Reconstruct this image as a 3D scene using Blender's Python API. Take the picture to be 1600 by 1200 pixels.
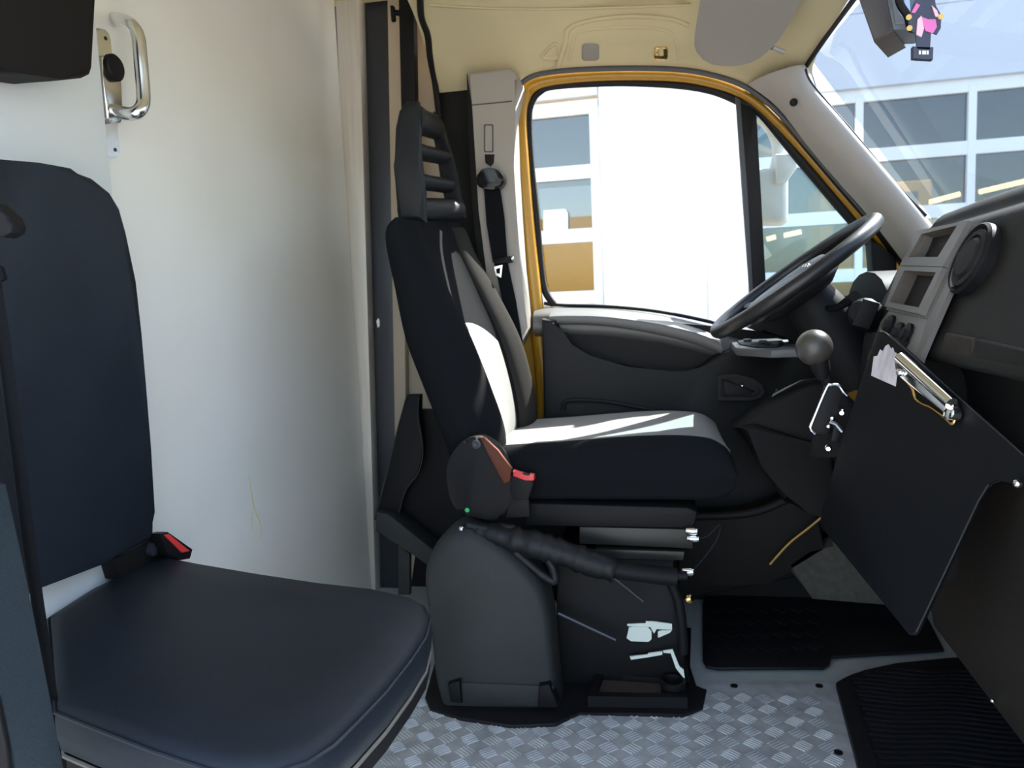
import bpy, bmesh, math, random
from mathutils import Vector as V, Matrix
random.seed(7)
for o in list(bpy.data.objects): bpy.data.objects.remove(o)
SC = bpy.context.scene
COL = SC.collection

# ------------------------------------------------------------------ camera
F = 1200.0
VPX, VPY, ROLL = 1010.0, 462.0, math.radians(1.3)
CAM = V((0, 0, .87))
_y = V((VPX-800, 600-VPY, -F)).normalized()
_u = V((-math.sin(ROLL), math.cos(ROLL), 0))
_z = (_u - _y*_u.dot(_y)).normalized()
_x = _y.cross(_z)
MC = Matrix((_x, _y, _z))                 # camera -> world
cd = bpy.data.cameras.new('camera')
cam = bpy.data.objects.new('camera', cd); COL.objects.link(cam)
cam.matrix_world = Matrix.Translation(CAM) @ MC.to_4x4()
cd.sensor_width = 36; cd.lens = 36*F/1600; cd.clip_start = .02; cd.clip_end = 300
cd.dof.use_dof = True; cd.dof.focus_distance = 1.15; cd.dof.aperture_fstop = 9
SC.camera = cam

def U(px, py, x=None, y=None, z=None):
    """world point on the plane x=, y= or z= seen at photo pixel px,py (1600x1200)"""
    d = MC @ V((px-800, 600-py, -F))
    t = (x-CAM.x)/d.x if x is not None else (y-CAM.y)/d.y if y is not None else (z-CAM.z)/d.z
    return CAM + d*t
def plane3(a, b, c):
    n = (b-a).cross(c-a).normalized()
    return a, n
def UP(px, py, pl):
    d = MC @ V((px-800, 600-py, -F))
    t = (pl[0]-CAM).dot(pl[1])/d.dot(pl[1])
    return CAM + d*t

# ------------------------------------------------------------------ sky, sun, exposure
SUN = V((.57, .65, .90)).normalized()
w = bpy.data.worlds.new('sky'); SC.world = w; w.use_nodes = True
nt = w.node_tree; bg = nt.nodes['Background']
sky = nt.nodes.new('ShaderNodeTexSky'); sky.sky_type = 'NISHITA'; sky.sun_disc = False
sky.sun_elevation = math.asin(SUN.z); sky.sun_rotation = math.atan2(SUN.x, SUN.y)
sky.air_density = 1.0; sky.dust_density = 1.5; sky.ozone_density = 1.0
hs = nt.nodes.new('ShaderNodeHueSaturation'); hs.inputs['Saturation'].default_value = .8   # hazy, whitish sky
nt.links.new(sky.outputs[0], hs.inputs['Color']); nt.links.new(hs.outputs[0], bg.inputs[0]); bg.inputs[1].default_value = .62
sl = bpy.data.lights.new('sun', 'SUN'); so = bpy.data.objects.new('sun', sl); COL.objects.link(so)
sl.energy = 22.0; sl.angle = math.radians(.53); sl.color = (1, .94, .85)
so.rotation_euler = SUN.to_track_quat('Z', 'Y').to_euler(); so.location = (3, 3, 8)
SC.view_settings.view_transform = 'Standard'; SC.view_settings.look = 'None'
SC.view_settings.exposure = 0.42; SC.view_settings.gamma = 1; SC.view_settings.use_curve_mapping = False
SC.cycles.max_bounces = 10; SC.cycles.diffuse_bounces = 5; SC.cycles.transparent_max_bounces = 12
SC.cycles.sample_clamp_indirect = 8

# ------------------------------------------------------------------ materials
def mat(name, col, rough=.5, metal=0, noise=0, nscale=40, bump=0, bscale=300, spec=.5, coat=0, sheen=0, col2=None, stretch=None):
    m = bpy.data.materials.new(name); m.use_nodes = True
    t = m.node_tree; b = t.nodes['Principled BSDF']
    b.inputs['Base Color'].default_value = (*col, 1); b.inputs['Roughness'].default_value = rough
    b.inputs['Metallic'].default_value = metal; b.inputs['Specular IOR Level'].default_value = spec
    b.inputs['Coat Weight'].default_value = coat; b.inputs['Sheen Weight'].default_value = sheen
    tc = t.nodes.new('ShaderNodeTexCoord'); src = tc.outputs['Object']
    if stretch:
        mp = t.nodes.new('ShaderNodeMapping'); mp.inputs['Scale'].default_value = stretch
        t.links.new(src, mp.inputs[0]); src = mp.outputs[0]
    if noise:
        n = t.nodes.new('ShaderNodeTexNoise'); n.inputs['Scale'].default_value = nscale; n.inputs['Detail'].default_value = 4
        t.links.new(src, n.inputs['Vector'])
        mx = t.nodes.new('ShaderNodeMix'); mx.data_type = 'RGBA'
        c2 = col2 or tuple(c*(1-noise) for c in col)
        mx.inputs[6].default_value = (*col, 1); mx.inputs[7].default_value = (*c2, 1)
        rp = t.nodes.new('ShaderNodeMapRange'); rp.inputs[1].default_value = .35; rp.inputs[2].default_value = .7
        t.links.new(n.outputs[0], rp.inputs[0]); t.links.new(rp.outputs[0], mx.inputs[0]); t.links.new(mx.outputs[2], b.inputs['Base Color'])
    if bump:
        n2 = t.nodes.new('ShaderNodeTexNoise'); n2.inputs['Scale'].default_value = bscale; n2.inputs['Detail'].default_value = 3
        t.links.new(src, n2.inputs['Vector'])
        bp = t.nodes.new('ShaderNodeBump'); bp.inputs['Strength'].default_value = bump; bp.inputs['Distance'].default_value = .002
        t.links.new(n2.outputs[0], bp.inputs['Height']); t.links.new(bp.outputs[0], b.inputs['Normal'])
    return m
def glass(name, tint, refl=1.0, ior=1.45):
    m = bpy.data.materials.new(name); m.use_nodes = True; t = m.node_tree
    for n in list(t.nodes): t.nodes.remove(n)
    o = t.nodes.new('ShaderNodeOutputMaterial'); tr = t.nodes.new('ShaderNodeBsdfTransparent'); gl = t.nodes.new('ShaderNodeBsdfGlossy')
    tr.inputs[0].default_value = (*tint, 1); gl.inputs['Roughness'].default_value = .01; gl.inputs[0].default_value = (refl, refl, refl, 1)
    lw = t.nodes.new('ShaderNodeLayerWeight'); lw.inputs[0].default_value = .5; pw = t.nodes.new('ShaderNodeMath'); pw.operation = 'POWER'; pw.inputs[1].default_value = 5
    t.links.new(lw.outputs['Facing'], pw.inputs[0])      # Schlick: f0 + (1-f0)(1-cos)^5, the same from both sides
    f0 = ((ior-1)/(ior+1))**2; ma = t.nodes.new('ShaderNodeMath'); ma.operation = 'MULTIPLY_ADD'; ma.inputs[1].default_value = 1-f0; ma.inputs[2].default_value = f0
    t.links.new(pw.outputs[0], ma.inputs[0])
    mx = t.nodes.new('ShaderNodeMixShader'); t.links.new(ma.outputs[0], mx.inputs[0])
    t.links.new(tr.outputs[0], mx.inputs[1]); t.links.new(gl.outputs[0], mx.inputs[2]); t.links.new(mx.outputs[0], o.inputs[0])
    return m
def emit(name, col, s):
    m = bpy.data.materials.new(name); m.use_nodes = True; b = m.node_tree.nodes['Principled BSDF']
    b.inputs['Base Color'].default_value = (*col, 1); b.inputs['Emission Color'].default_value = (*col, 1); b.inputs['Emission Strength'].default_value = s
    return m

VINYL = mat('black_vinyl', (.012, .018, .027), .5, spec=.28, noise=.25, nscale=8, bump=.25, bscale=900)
PIPING = mat('vinyl_piping', (.016, .022, .032), .45, spec=.3)
FABRIC_SUN = mat('sunlit_seat_fabric', (.028, .0265, .0255), .95, noise=.25, nscale=700, bump=.3, bscale=900, spec=.05)  # lighter copy of the dark seat fabric, for the sunlit far bolsters
FABRIC_SH = mat('shaded_seat_fabric', (.010, .011, .013), .95, noise=.2, nscale=700, bump=.3, bscale=900, spec=.05)  # darker copy of the same fabric, for the shaded seat surfaces
FABRIC_L = mat('light_grey_seat_fabric', (.24, .24, .235), .9, noise=.12, nscale=500, bump=.3, bscale=900, spec=.05)
BLACKP = mat('black_plastic', (.008, .008, .009), .55, spec=.18, bump=.15, bscale=600)
DASHP = mat('charcoal_dash_plastic', (.014, .0132, .0125), .6, spec=.2, noise=.15, nscale=30, bump=.3, bscale=700)
LEDGE = mat('grey_ledge_plastic', (.10, .10, .10), .4, bump=.15, bscale=500)
DOORP = mat('charcoal_door_plastic', (.013, .0135, .0145), .55, spec=.2, bump=.25, bscale=700)
GREYP = mat('grey_cover_plastic', (.034, .038, .038), .6, spec=.25, noise=.2, nscale=9, bump=.2, bscale=500)
BROWNP = mat('brown_grey_panel', (.028, .023, .019), .55, spec=.2, bump=.35, bscale=500)
SILVERP = mat('silver_console_plastic', (.15, .138, .126), .42, metal=.1)
BEIGEP = mat('grey_beige_pillar_plastic', (.33, .305, .275), .6, bump=.15, bscale=500)
HEADL = mat('cream_headliner', (.60, .52, .31), .6, noise=.08, nscale=3, bump=.1, bscale=400)
VISOR = mat('grey_visor_vinyl', (.28, .26, .235), .6)
WHITEB = mat('white_bulkhead_laminate', (.80, .80, .76), .34, noise=1, nscale=2.2, col2=(.74, .74, .68))
WALLB = mat('pale_blue_white_panel', (.72, .76, .76), .4)
STAIN = mat('yellow_stain', (.72, .72, .50), .4)
ALU = mat('brushed_aluminium', (.66, .63, .57), .45, metal=.35, noise=.15, nscale=60, stretch=(1, 1, .05))
TANP = mat('tan_painted_strip', (.50, .42, .31), .45)
STEEL = mat('dark_blue_steel_post', (.035, .04, .05), .35, metal=.3)
CHROME = mat('chrome', (.82, .82, .82), .12, metal=1)
BRASS = mat('brass', (.75, .5, .2), .2, metal=1)
HANDLE = mat('satin_aluminium_handle', (.78, .78, .77), .22, metal=1)
YELLOW = mat('yellow_body_paint', (.40, .20, .002), .35, coat=.15)
RUBBER = mat('black_rubber_seal', (.008, .007, .008), .6, spec=.3)
GREYSEAL = mat('grey_rubber_seal', (.07, .07, .075), .6)
TREAD = mat('aluminium_tread_plate', (.58, .60, .61), .42, metal=.2, noise=.3, nscale=25)
GREYFL = mat('grey_painted_floor', (.50, .54, .52), .5, noise=.15, nscale=20)
MATB = mat('black_rubber_mat', (.006, .006, .008), .6, spec=.3, bump=.2, bscale=300)
MATR = mat('ribbed_rubber_step', (.011, .0115, .015), .5, spec=.25, bump=.3, bscale=200)
CARPET = mat('grey_carpet', (.075, .070, .060), .9, noise=.3, nscale=60)
RED = mat('red_button', (.75, .05, .05), .35)
WEB = mat('black_seat_belt_webbing', (.006, .0075, .010), .65, spec=.1, noise=.5, nscale=900, bump=.5, bscale=1500)
WHITE = mat('white_paint', (.85, .86, .86), .5)
WALLW = mat('white_facade_panel', (.82, .83, .84), .5)
FRAMEW = mat('white_door_frame', (.80, .84, .86), .4)
ASPH = mat('concrete_yard', (.38, .36, .34), .85, noise=.3, nscale=1.5)
DARKROOM = mat('workshop_interior', (.16, .16, .15), .8)
YMACH = mat('yellow_machine_paint', (.75, .42, .05), .4)
MIRG = mat('mirror_glass', (.9, .9, .9), .02, metal=1)
PALEM = mat('pale_mirror_housing', (.62, .58, .55), .5)
PINK = mat('pink_card', (.75, .18, .50), .6); PINKL = mat('pale_pink_card', (.85, .55, .65), .6)
NAVYC = mat('dark_blue_card', (.05, .06, .10), .6); GOLDC = mat('gold_card', (.75, .5, .15), .4)
PAPER = mat('torn_pale_paper', (.62, .57, .60), .8, noise=.4, nscale=70, stretch=(1, 1, .1))
RUST = mat('rust', (.25, .09, .03), .8)
REFL_EDGE = mat('orange_reflection_edge', (.10, .026, .010), .5, spec=.2)  # orange reflection on the cover edge, given as base colour
GLASS_W = glass('windscreen_glass', (.52, .575, .62), .8)
GLASS_S = glass('side_glass', (.96, .985, .98), .6)
GLASS_Q = glass('quarter_glass', (.74, .84, .86), .8)
PANE = glass('workshop_pane', (.50, .52, .50), .85, 2.0)
LAMPW = emit('warm_strip_lamp', (1, .68, .35), 9)
GREEN = mat('green_sticker', (.02, .45, .15), .5)

# ------------------------------------------------------------------ mesh helpers
class B:
    def __init__(s): s.b = bmesh.new()
    def _f(s, vs):
        try: return s.b.faces.new(vs)
        except ValueError: return None
    def prism(s, pts, off, bev=0, seg=2):
        off = V(off)
        a = [s.b.verts.new(V(p)) for p in pts]; c = [s.b.verts.new(V(p)+off) for p in pts]
        fs = [s._f(a), s._f(c[::-1])]
        n = len(a)
        for i in range(n): fs.append(s._f([a[i], c[i], c[(i+1) % n], a[(i+1) % n]]))
        if bev:
            es = set(e for f in fs[:2] if f for e in f.edges)
            bmesh.ops.bevel(s.b, geom=list(es), offset=bev, segments=seg, affect='EDGES', profile=.5, clamp_overlap=True)
        return s
    def ring(s, outer, inner, off, bev=0):
        off = V(off); n = len(outer)
        L = [[s.b.verts.new(V(p)) for p in outer], [s.b.verts.new(V(p)) for p in inner],
             [s.b.verts.new(V(p)+off) for p in inner], [s.b.verts.new(V(p)+off) for p in outer]]
        for k in range(4):
            a, c = L[k], L[(k+1) % 4]
            for i in range(n): s._f([a[i], a[(i+1) % n], c[(i+1) % n], c[i]])
        return s
    def loft(s, rings, cap=True, close=True, closeu=False):
        R = [[s.b.verts.new(V(p)) for p in r] for r in rings]; n = len(R[0])
        for i in range(len(R)-(0 if closeu else 1)):
            a, c = R[i], R[(i+1) % len(R)]
            for j in range(n if close else n-1): s._f([a[j], a[(j+1) % n], c[(j+1) % n], c[j]])
        if cap and not closeu: s._f(R[0][::-1]); s._f(R[-1])
        return s
    def tube(s, path, r, n=8, closed=False, flat=None, up=None, cap=True):
        P = [V(p) for p in path]; m = len(P); rings = []
        prev = None
        for i in range(m):
            t = (P[(i+1) % m]-P[i-1]) if closed else (P[min(i+1, m-1)]-P[max(i-1, 0)])
            t.normalize()
            u = V(up) if up else (prev if prev else (V((0, 0, 1)) if abs(t.z) < .9 else V((1, 0, 0))))
            u = (u - t*u.dot(t)).normalized(); prev = u; v = t.cross(u)
            ri = r[i] if isinstance(r, (list, tuple)) else r
            fu, fv = flat if flat else (1, 1)
            rings.append([P[i]+u*math.cos(2*math.pi*k/n)*ri*fu+v*math.sin(2*math.pi*k/n)*ri*fv for k in range(n)])
        return s.loft(rings, cap=cap, closeu=closed)
    def box(s, c, size, rot=None, bev=0, seg=2):
        ret = bmesh.ops.create_cube(s.b, size=1); vs = ret['verts']
        M = Matrix.Translation(V(c)) @ (rot.to_4x4() if rot else Matrix.Identity(4)) @ Matrix.Diagonal((*size, 1))
        bmesh.ops.transform(s.b, matrix=M, verts=vs)
        if bev:
            es = set(e for v in vs for e in v.link_edges)
            bmesh.ops.bevel(s.b, geom=list(es), offset=bev, segments=seg, affect='EDGES', profile=.5, clamp_overlap=True)
        return s
    def ball(s, c, r, sc=(1, 1, 1), u=20, v=12):
        ret = bmesh.ops.create_uvsphere(s.b, u_segments=u, v_segments=v, radius=r)
        bmesh.ops.transform(s.b, matrix=Matrix.Translation(V(c)) @ Matrix.Diagonal((*sc, 1)), verts=ret['verts']); return s
    def lathe(s, c, axis, prof, n=24, cap=True):
        c = V(c); a = V(axis).normalized(); u = a.orthogonal().normalized(); v = a.cross(u)
        return s.loft([[c+a*h+(u*math.cos(2*math.pi*k/n)+v*math.sin(2*math.pi*k/n))*r for k in range(n)] for r, h in prof], cap=cap)
    def grid(s, fn, nu, nv, thick=None):
        g = [[V(fn(i/nu, j/nv)) for j in range(nv+1)] for i in range(nu+1)]
        vs = [[s.b.verts.new(p) for p in r] for r in g]
        for i in range(nu):
            for j in range(nv): s._f([vs[i][j], vs[i+1][j], vs[i+1][j+1], vs[i][j+1]])
        if thick:
            t = V(thick); w2 = [[s.b.verts.new(p+t) for p in r] for r in g]
            for i in range(nu):
                for j in range(nv): s._f([w2[i][j], w2[i][j+1], w2[i+1][j+1], w2[i+1][j]])
            rim = [(i, 0) for i in range(nu)]+[(nu, j) for j in range(nv)]+[(i, nv) for i in range(nu, 0, -1)]+[(0, j) for j in range(nv, 0, -1)]
            for k in range(len(rim)):
                a, c = rim[k], rim[(k+1) % len(rim)]
                s._f([vs[a[0]][a[1]], w2[a[0]][a[1]], w2[c[0]][c[1]], vs[c[0]][c[1]]])
        return s

def obj(name, b, m, parent=None, smooth=40, origin=None, label=None):
    bm = b.b if isinstance(b, B) else b
    bmesh.ops.remove_doubles(bm, verts=bm.verts, dist=1e-6)
    bmesh.ops.recalc_face_normals(bm, faces=bm.faces)
    if smooth:
        for f in bm.faces: f.smooth = True
        ang = math.radians(smooth)
        for e in bm.edges:
            if len(e.link_faces) == 2 and e.calc_face_angle(0) > ang: e.smooth = False
    if parent is None:
        if origin is None:
            lo = V([min(v.co[k] for v in bm.verts) for k in range(3)]); hi = V([max(v.co[k] for v in bm.verts) for k in range(3)])
            origin = V(((lo.x+hi.x)/2, (lo.y+hi.y)/2, lo.z))
        o0 = V(origin)
    else:
        o0 = WL[parent.name]
    bmesh.ops.translate(bm, verts=bm.verts, vec=-o0)
    me = bpy.data.meshes.new(name); bm.to_mesh(me); bm.free()
    me.materials.append(m)
    o = bpy.data.objects.new(name, me); COL.objects.link(o)
    if parent is None: o.location = o0
    else: o.parent = parent
    WL[o.name] = o0
    if label: o['label'] = label
    return o
WL = {}
def thing(name, label, cat, loc, group=None):
    o = bpy.data.objects.new(name, None); COL.objects.link(o); o.location = loc; o.empty_display_size = .05
    o['label'] = label; o['category'] = cat
    if group: o['group'] = group
    WL[o.name] = V(loc); return o
def tag(o, label, cat, group=None):
    o['label'] = label; o['category'] = cat
    if group: o['group'] = group
    return o
def struct(o, label):
    o['kind'] = 'structure'; o['label'] = label; return o
def structE(name, label, loc):
    o = bpy.data.objects.new(name, None); COL.objects.link(o); o.location = loc; o['kind'] = 'structure'; o['label'] = label; WL[o.name] = V(loc); return o
def cr(P, n, closed=False):
    P = [V(p) for p in P]; m = len(P); out = []
    for i in range(m if closed else m-1):
        if closed: a, b, c, d = P[i-1], P[i], P[(i+1) % m], P[(i+2) % m]
        else: a, b, c, d = P[max(i-1, 0)], P[i], P[i+1], P[min(i+2, m-1)]
        for k in range(n):
            t = k/n
            out.append(.5*((2*b)+(c-a)*t+(2*a-5*b+4*c-d)*t*t+(3*b-a-3*c+d)*t**3))
    if not closed: out.append(P[-1])
    return out
def dense(secs, nr, ns, closed=True):
    """sections (list of rings) -> dense smooth rings"""
    R = [cr(r, nr, closed) for r in secs]
    cols = [cr([r[j] for r in R], ns) for j in range(len(R[0]))]
    return [[c[i] for c in cols] for i in range(len(cols[0]))]
def px(pts, **k): return [U(a, b, **k) for a, b in pts]
def rot_from(xd, yd):
    x = V(xd).normalized(); y = V(yd); y = (y-x*y.dot(x)).normalized(); z = x.cross(y)
    return Matrix((x, y, z)).transposed()

# ------------------------------------------------------------------ van shell
YD = 2.20                       # inner face of the driver's side
XB = -.85                       # front face of the bulkhead
# floor: tread plate near, painted floor beyond
fl = structE('floor', 'grey van floor, aluminium tread plate near the door opening', (0, 1.2, 0))
seam_l, seam_r = U(1080, 1072, z=0), U(1305, 1067, z=0)
obj('painted_floor', B().box((0, 1.35, -.03), (1.9, 1.95, .05)), GREYFL, fl)
pl_pts = [V((XB, .50, 0)), V((.30, .50, 0)), U(1345, 1218, z=0), U(1305, 1067, z=0), U(1080, 1072, z=0), V((XB, 1.72, 0))]
obj('tread_plate', B().prism([p+V((0, 0, .002)) for p in pl_pts], (0, 0, -.006)), TREAD, fl)
tb = B(); PER = .046
def in_plate(x, y): 
    e = seam_l.y; xr = .385 - (1.717-y)*.09
    return XB+.02 < x < xr-.02 and .9 < y < e-.02
c45 = math.cos(math.radians(40)); s45 = math.sin(math.radians(40))
for i in range(-22, 14):
    for j in range(10, 42):
        cx, cy = i*PER, j*PER*.93
        if not in_plate(cx, cy): continue
        sg = 1 if (i+j) % 2 else -1
        dx, dy = c45, s45*sg; nx, ny = -dy, dx
        for k in range(-2, 3):
            L = .0165-.0012*abs(k); q = k*.0068
            mx, my = cx+nx*q, cy+ny*q; hw = .0019
            vs = [tb.b.verts.new((mx+dx*a*L+nx*c*hw, my+dy*a*L+ny*c*hw, .002)) for a, c in ((-1, -1), (1, -1), (1, 1), (-1, 1))]
            t0 = tb.b.verts.new((mx-dx*L*.75, my-dy*L*.75, .0042)); t1 = tb.b.verts.new((mx+dx*L*.75, my+dy*L*.75, .0042))
            for f in ((vs[0], vs[1], t1, t0), (vs[2], vs[3], t0, t1), (vs[1], vs[2], t1), (vs[3], vs[0], t0)): tb.b.faces.new(f)
o = obj('tread_bars', tb, TREAD, fl, smooth=0); o['kind'] = 'stuff'
for q, (a, c) in enumerate(((1147, 1071), (1280, 1071), (1310, 1175), (770, 1130))):
    p = U(a, c, z=.004)
    obj('floor_rivet', B().lathe(p, (0, 0, 1), [(.008, -.002), (.0078, .0005), (.004, .001), (.0005, .0008)], 14), RUST if q == 3 else BLACKP, fl)

# ceiling: headliner that rolls down to the door top and to the windscreen header
def ss(a, b, t):
    t = max(0, min(1, (t-a)/(b-a))); return t*t*(3-2*t)
def ceil_z(x, y):
    E_ = [(-.8, 1.47), (-.36, 1.475), (-.31, 1.497), (-.23, 1.507), (-.09, 1.502), (.08, 1.485), (.186, 1.461), (.273, 1.422), (.349, 1.362), (.446, 1.28), (.6, 1.2)]
    edge = 1.2
    for (xa, za), (xb, zb) in zip(E_[:-1], E_[1:]):
        if xa <= x <= xb: edge = za+(zb-za)*(x-xa)/(xb-xa)
    t = max(0, min(2.21-y, y-.42))
    z = edge + (1.69-edge)*(1-math.exp(-t/.17))
    f = ss(.02, .50, x)
    zf = 1.455 - .03*ss(0, .2, .2-t)
    return z*(1-f)+max(min(zf, z), edge)*f if z > edge else edge
ce = structE('ceiling', 'cream moulded headliner above the driver door', (0, 1.3, 1.5))
def cfn(u, v):
    x = -.578+u*1.008; y = .42+(2.215-.42)*(v if v < 1 else 1)
    # grab handle hollow above the driver's door
    z = ceil_z(x, y)
    return (x, y, z)
bc = B().grid(cfn, 60, 90, (0, 0, .03)); obj('headliner', bc, HEADL, ce, smooth=60)
obj('roof_skin', B().box((-.2, 1.3, 1.76), (1.35, 1.95, .02)), YELLOW, ce)
obj('rear_lining', B().box((-.74, 1.25, 1.742), (.36, 1.9, .015)), HEADL, ce)
# moulded ribs and grab handle hollow (raised lip lines)
def on_ceil(a, b):
    # march along the pixel ray to the headliner
    d = (MC @ V((a-800, 600-b, -F)))
    t = 1.0/d.y
    for k in range(900):
        p = CAM+d*t
        if p.z > ceil_z(p.x, p.y)-.0015 or p.y > 2.205: break
        t += .0015/d.y
    return CAM+d*t
def ceil_strip(pts, r, m, name, n=6, lab=None):
    P = cr([on_ceil(a, b) for a, b in pts], n)
    return obj(name, B().tube(P, r, 8, flat=(.45, 1)), m, ce, label=lab)
ceil_strip([(870, 112), (884, 70), (890, 45), (925, 32), (985, 26), (1045, 30), (1075, 40)], .008, HEADL, 'headliner_rib')
ceil_strip([(890, 96), (897, 60), (915, 48), (985, 43), (1040, 48), (1055, 65), (1060, 95)], .005, HEADL, 'handle_hollow_rim')
ceil_strip([(845, 90), (868, 68), (872, 90), (848, 91)], .006, HEADL, 'headliner_tab')
ceil_strip([(672, 8), (760, 13), (880, 14), (1080, 8)], .006, HEADL, 'headliner_rib')
def patch_on_ceil(name, pts, m, h, lab):
    P = [on_ceil(a, b) for a, b in pts]
    n = (P[1]-P[0]).cross(P[2]-P[0]).normalized()
    if n.dot(CAM-P[0]) < 0: n = -n
    return obj(name, B().prism([p-n*.01 for p in P], n*(h+.01), bev=.002), m, ce, label=lab)
def rrect(x0, y0, x1, y1, r, k=4):
    out = []
    for cx, cy, a0 in ((x1-r, y0+r, -90), (x1-r, y1-r, 0), (x0+r, y1-r, 90), (x0+r, y0+r, 180)):
        for i in range(k+1):
            a = math.radians(a0+90*i/k); out.append((cx+r*math.cos(a), cy+r*math.sin(a)))
    return out
patch_on_ceil('screw_cap', rrect(909, 69, 935, 95, 5), VISOR, .006, 'grey square screw cap')
patch_on_ceil('screw_cap', rrect(1022, 73, 1044, 92, 4), BRASS, .004, 'open cap hole with brass clip')
obj('clip', B().box(on_ceil(1033, 83)+V((0, -.012, 0)), (.012, .006, .022), bev=.002), HEADL, ce)

# windscreen
WB, WT = V((.73, 0, 1.035)), V((.432, 0, 1.462))
wd = structE('window_1', 'laminated windscreen sloping above the dashboard', (.58, 1.3, 1.2))
def wpt(s, y): 
    c = .05*(1-((y-1.3)/.9)**2)
    p = WB.lerp(WT, s); return V((p.x+c, y, p.z+c*.4))
obj('glass_pane', B().grid(lambda u, v: wpt(u, .42+1.76*v), 8, 24), GLASS_W, wd, smooth=80)
# black rubber edge of the windscreen
sealp = px([(1342, -12), (1300, 45)], x=.435)+px([(1262, 100), (1258, 112), (1266, 130)], y=2.12)
sealp += px([(1290, 160), (1340, 218), (1400, 290), (1446, 338)], y=2.13)
obj('windscreen_seal', B().tube(cr(sealp, 6), .006, 8), RUBBER, wd)
# header behind, passenger side pillar and rail (the opening the picture is taken through)
t3 = structE('trim_3', 'passenger side door opening rail and pillar, out of view', (.2, .42, 1.4))
obj('opening_rail', B().box((-.1, .40, 1.56), (1.15, .09, .20), bev=.02), HEADL, t3)
obj('front_pillar', B().tube([V((.76, .42, .95)), V((.42, .42, 1.50))], .06, 10), BEIGEP, t3)

# bulkhead: fixed panel on the left, sliding door leaf right of it
edge_t, edge_b = U(158, 60, x=XB+.02), U(176, 300, x=XB+.02)
ye = edge_b.y
wb = struct(obj('wall_back', B().box((XB-.005, (ye+.30)/2, .87), (.05, ye-.30, 1.76), bev=.003), WALLB), 'pale blue-white fixed bulkhead panel behind the jump seat')
dr = structE('door_2', 'white laminate bulkhead door with a satin bow handle', (XB-.03, 1.6, 0))
yfar = U(560, 600, x=XB).y
obj('door_leaf', B().box((XB-.02, (ye-.15+yfar)/2, .87), (.04, yfar-ye+.15, 1.76)), WHITEB, dr)
def smear(pts, r):
    P = cr(px(pts, x=XB+.0005), 5)
    obj('stain', B().tube(P, [r*(.4+.6*math.sin(math.pi*i/(len(P)-1))) for i in range(len(P))], 6, flat=(.1, 1), up=(1, 0, 0)), STAIN, dr, label='yellowish smear')
smear([(388, 740), (396, 790), (408, 825), (404, 845)], .005); smear([(392, 800), (394, 830)], .004)
# handle plate, escutcheon, knob, bow handle
XD = XB
plate = px(rrect(146, 45, 174, 250, 7)[:10], x=XD)
plate = px([(146, 43), (164, 46), (170, 52), (173, 62), (180, 150), (187, 238), (184, 245), (172, 246), (166, 240)], x=XD+.004)
hp = obj('handle_plate', B().prism(plate, (-.004, 0, 0)), HANDLE, dr)
esc = px([(159, 90), (163, 86), (186, 90), (189, 96), (193, 185), (189, 192), (176, 193), (168, 184), (161, 120)], x=XD+.016)
obj('escutcheon', B().prism(esc, (-.015, 0, 0), bev=.003), HANDLE, dr)
kp = U(177, 106, x=XD+.018)
obj('lock_knob', B().lathe(kp, (1, 0, 0), [(.021, -.003), (.021, .004), (.018, .007), (.001, .008)], 24), BLACKP, dr, label='round black lock knob')
for a, c in ((165, 60), (180, 234)):
    obj('plate_screw', B().lathe(U(a, c, x=XD+.004), (1, 0, 0), [(.0035, -.002), (.003, .001), (.0005, .001)], 10), STEEL, dr)
hb = [U(176, 172, x=XD+.012), U(190, 176, x=XD+.035), U(207, 178, x=XD+.058), U(218, 172, x=XD+.068), U(224, 158, x=XD+.07),
      U(223, 130, x=XD+.07), U(219, 85, x=XD+.07), U(216, 58, x=XD+.068), U(208, 42, x=XD+.06), U(198, 34, x=XD+.045), U(188, 31, x=XD+.028), U(181, 30, x=XD+.004)]
obj('bow_handle', B().tube(cr(hb, 5), .0105, 14), HANDLE, dr, label='satin aluminium bow handle')

# the corner beyond the bulkhead door: posts and strips down the driver's side wall
tr1 = structE('trim_1', 'vertical post and edging strips between bulkhead door and driver seat', (-.7, 2.2, 0))
def vstrip(name, xt0, xt1, xb0, xb1, y, m, d=.03, ytop=-60, ybot=930, bev=.003, lab=None):
    pts = px([(xt0, ytop), (xt1, ytop), (xb1, ybot), (xb0, ybot)], y=y)
    return obj(name, B().prism(pts, (0, d, 0), bev=bev), m, tr1, label=lab)
vstrip('door_edging', 521, 559, 566, 587, 2.165, ALU, .05, lab='pale aluminium edging strip')
vstrip('post', 560, 606, 585, 622, 2.215, STEEL, .05, lab='dark bluish steel post')
vstrip('tan_strip', 604, 624, 618, 636, 2.205, TANP, .03, ybot=760)
wl = struct(obj('wall_left', B().prism(px([(640, -60), (700, -60), (770, 930), (610, 930)], y=2.245), (0, .03, 0)), TANP), 'tan side wall strip behind the driver seat headrest')
struct(obj('wall_side', B().box((.05, 2.33, .31), (1.9, .03, .76)), YELLOW), 'yellow outer body side below the driver window')
struct(obj('baseboard_left', B().box((.10, 2.20, .16), (1.35, .03, .34)), BLACKP), 'dark sill panel below the driver door trim')
struct(obj('wall_panel', B().prism(px([(684, 142), (738, 134), (760, 420), (800, 560), (860, 700), (860, 930), (640, 930), (700, 500), (694, 300)], y=2.232), (0, .03, 0)), BLACKP), 'dark recessed panel beside the seat belt pillar')
struct(obj('wall_fender', B().box((1.0, 2.32, .70), (.76, .03, .54), bev=.01), YELLOW), 'yellow outer fender ahead of the driver door, out of view')
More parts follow.
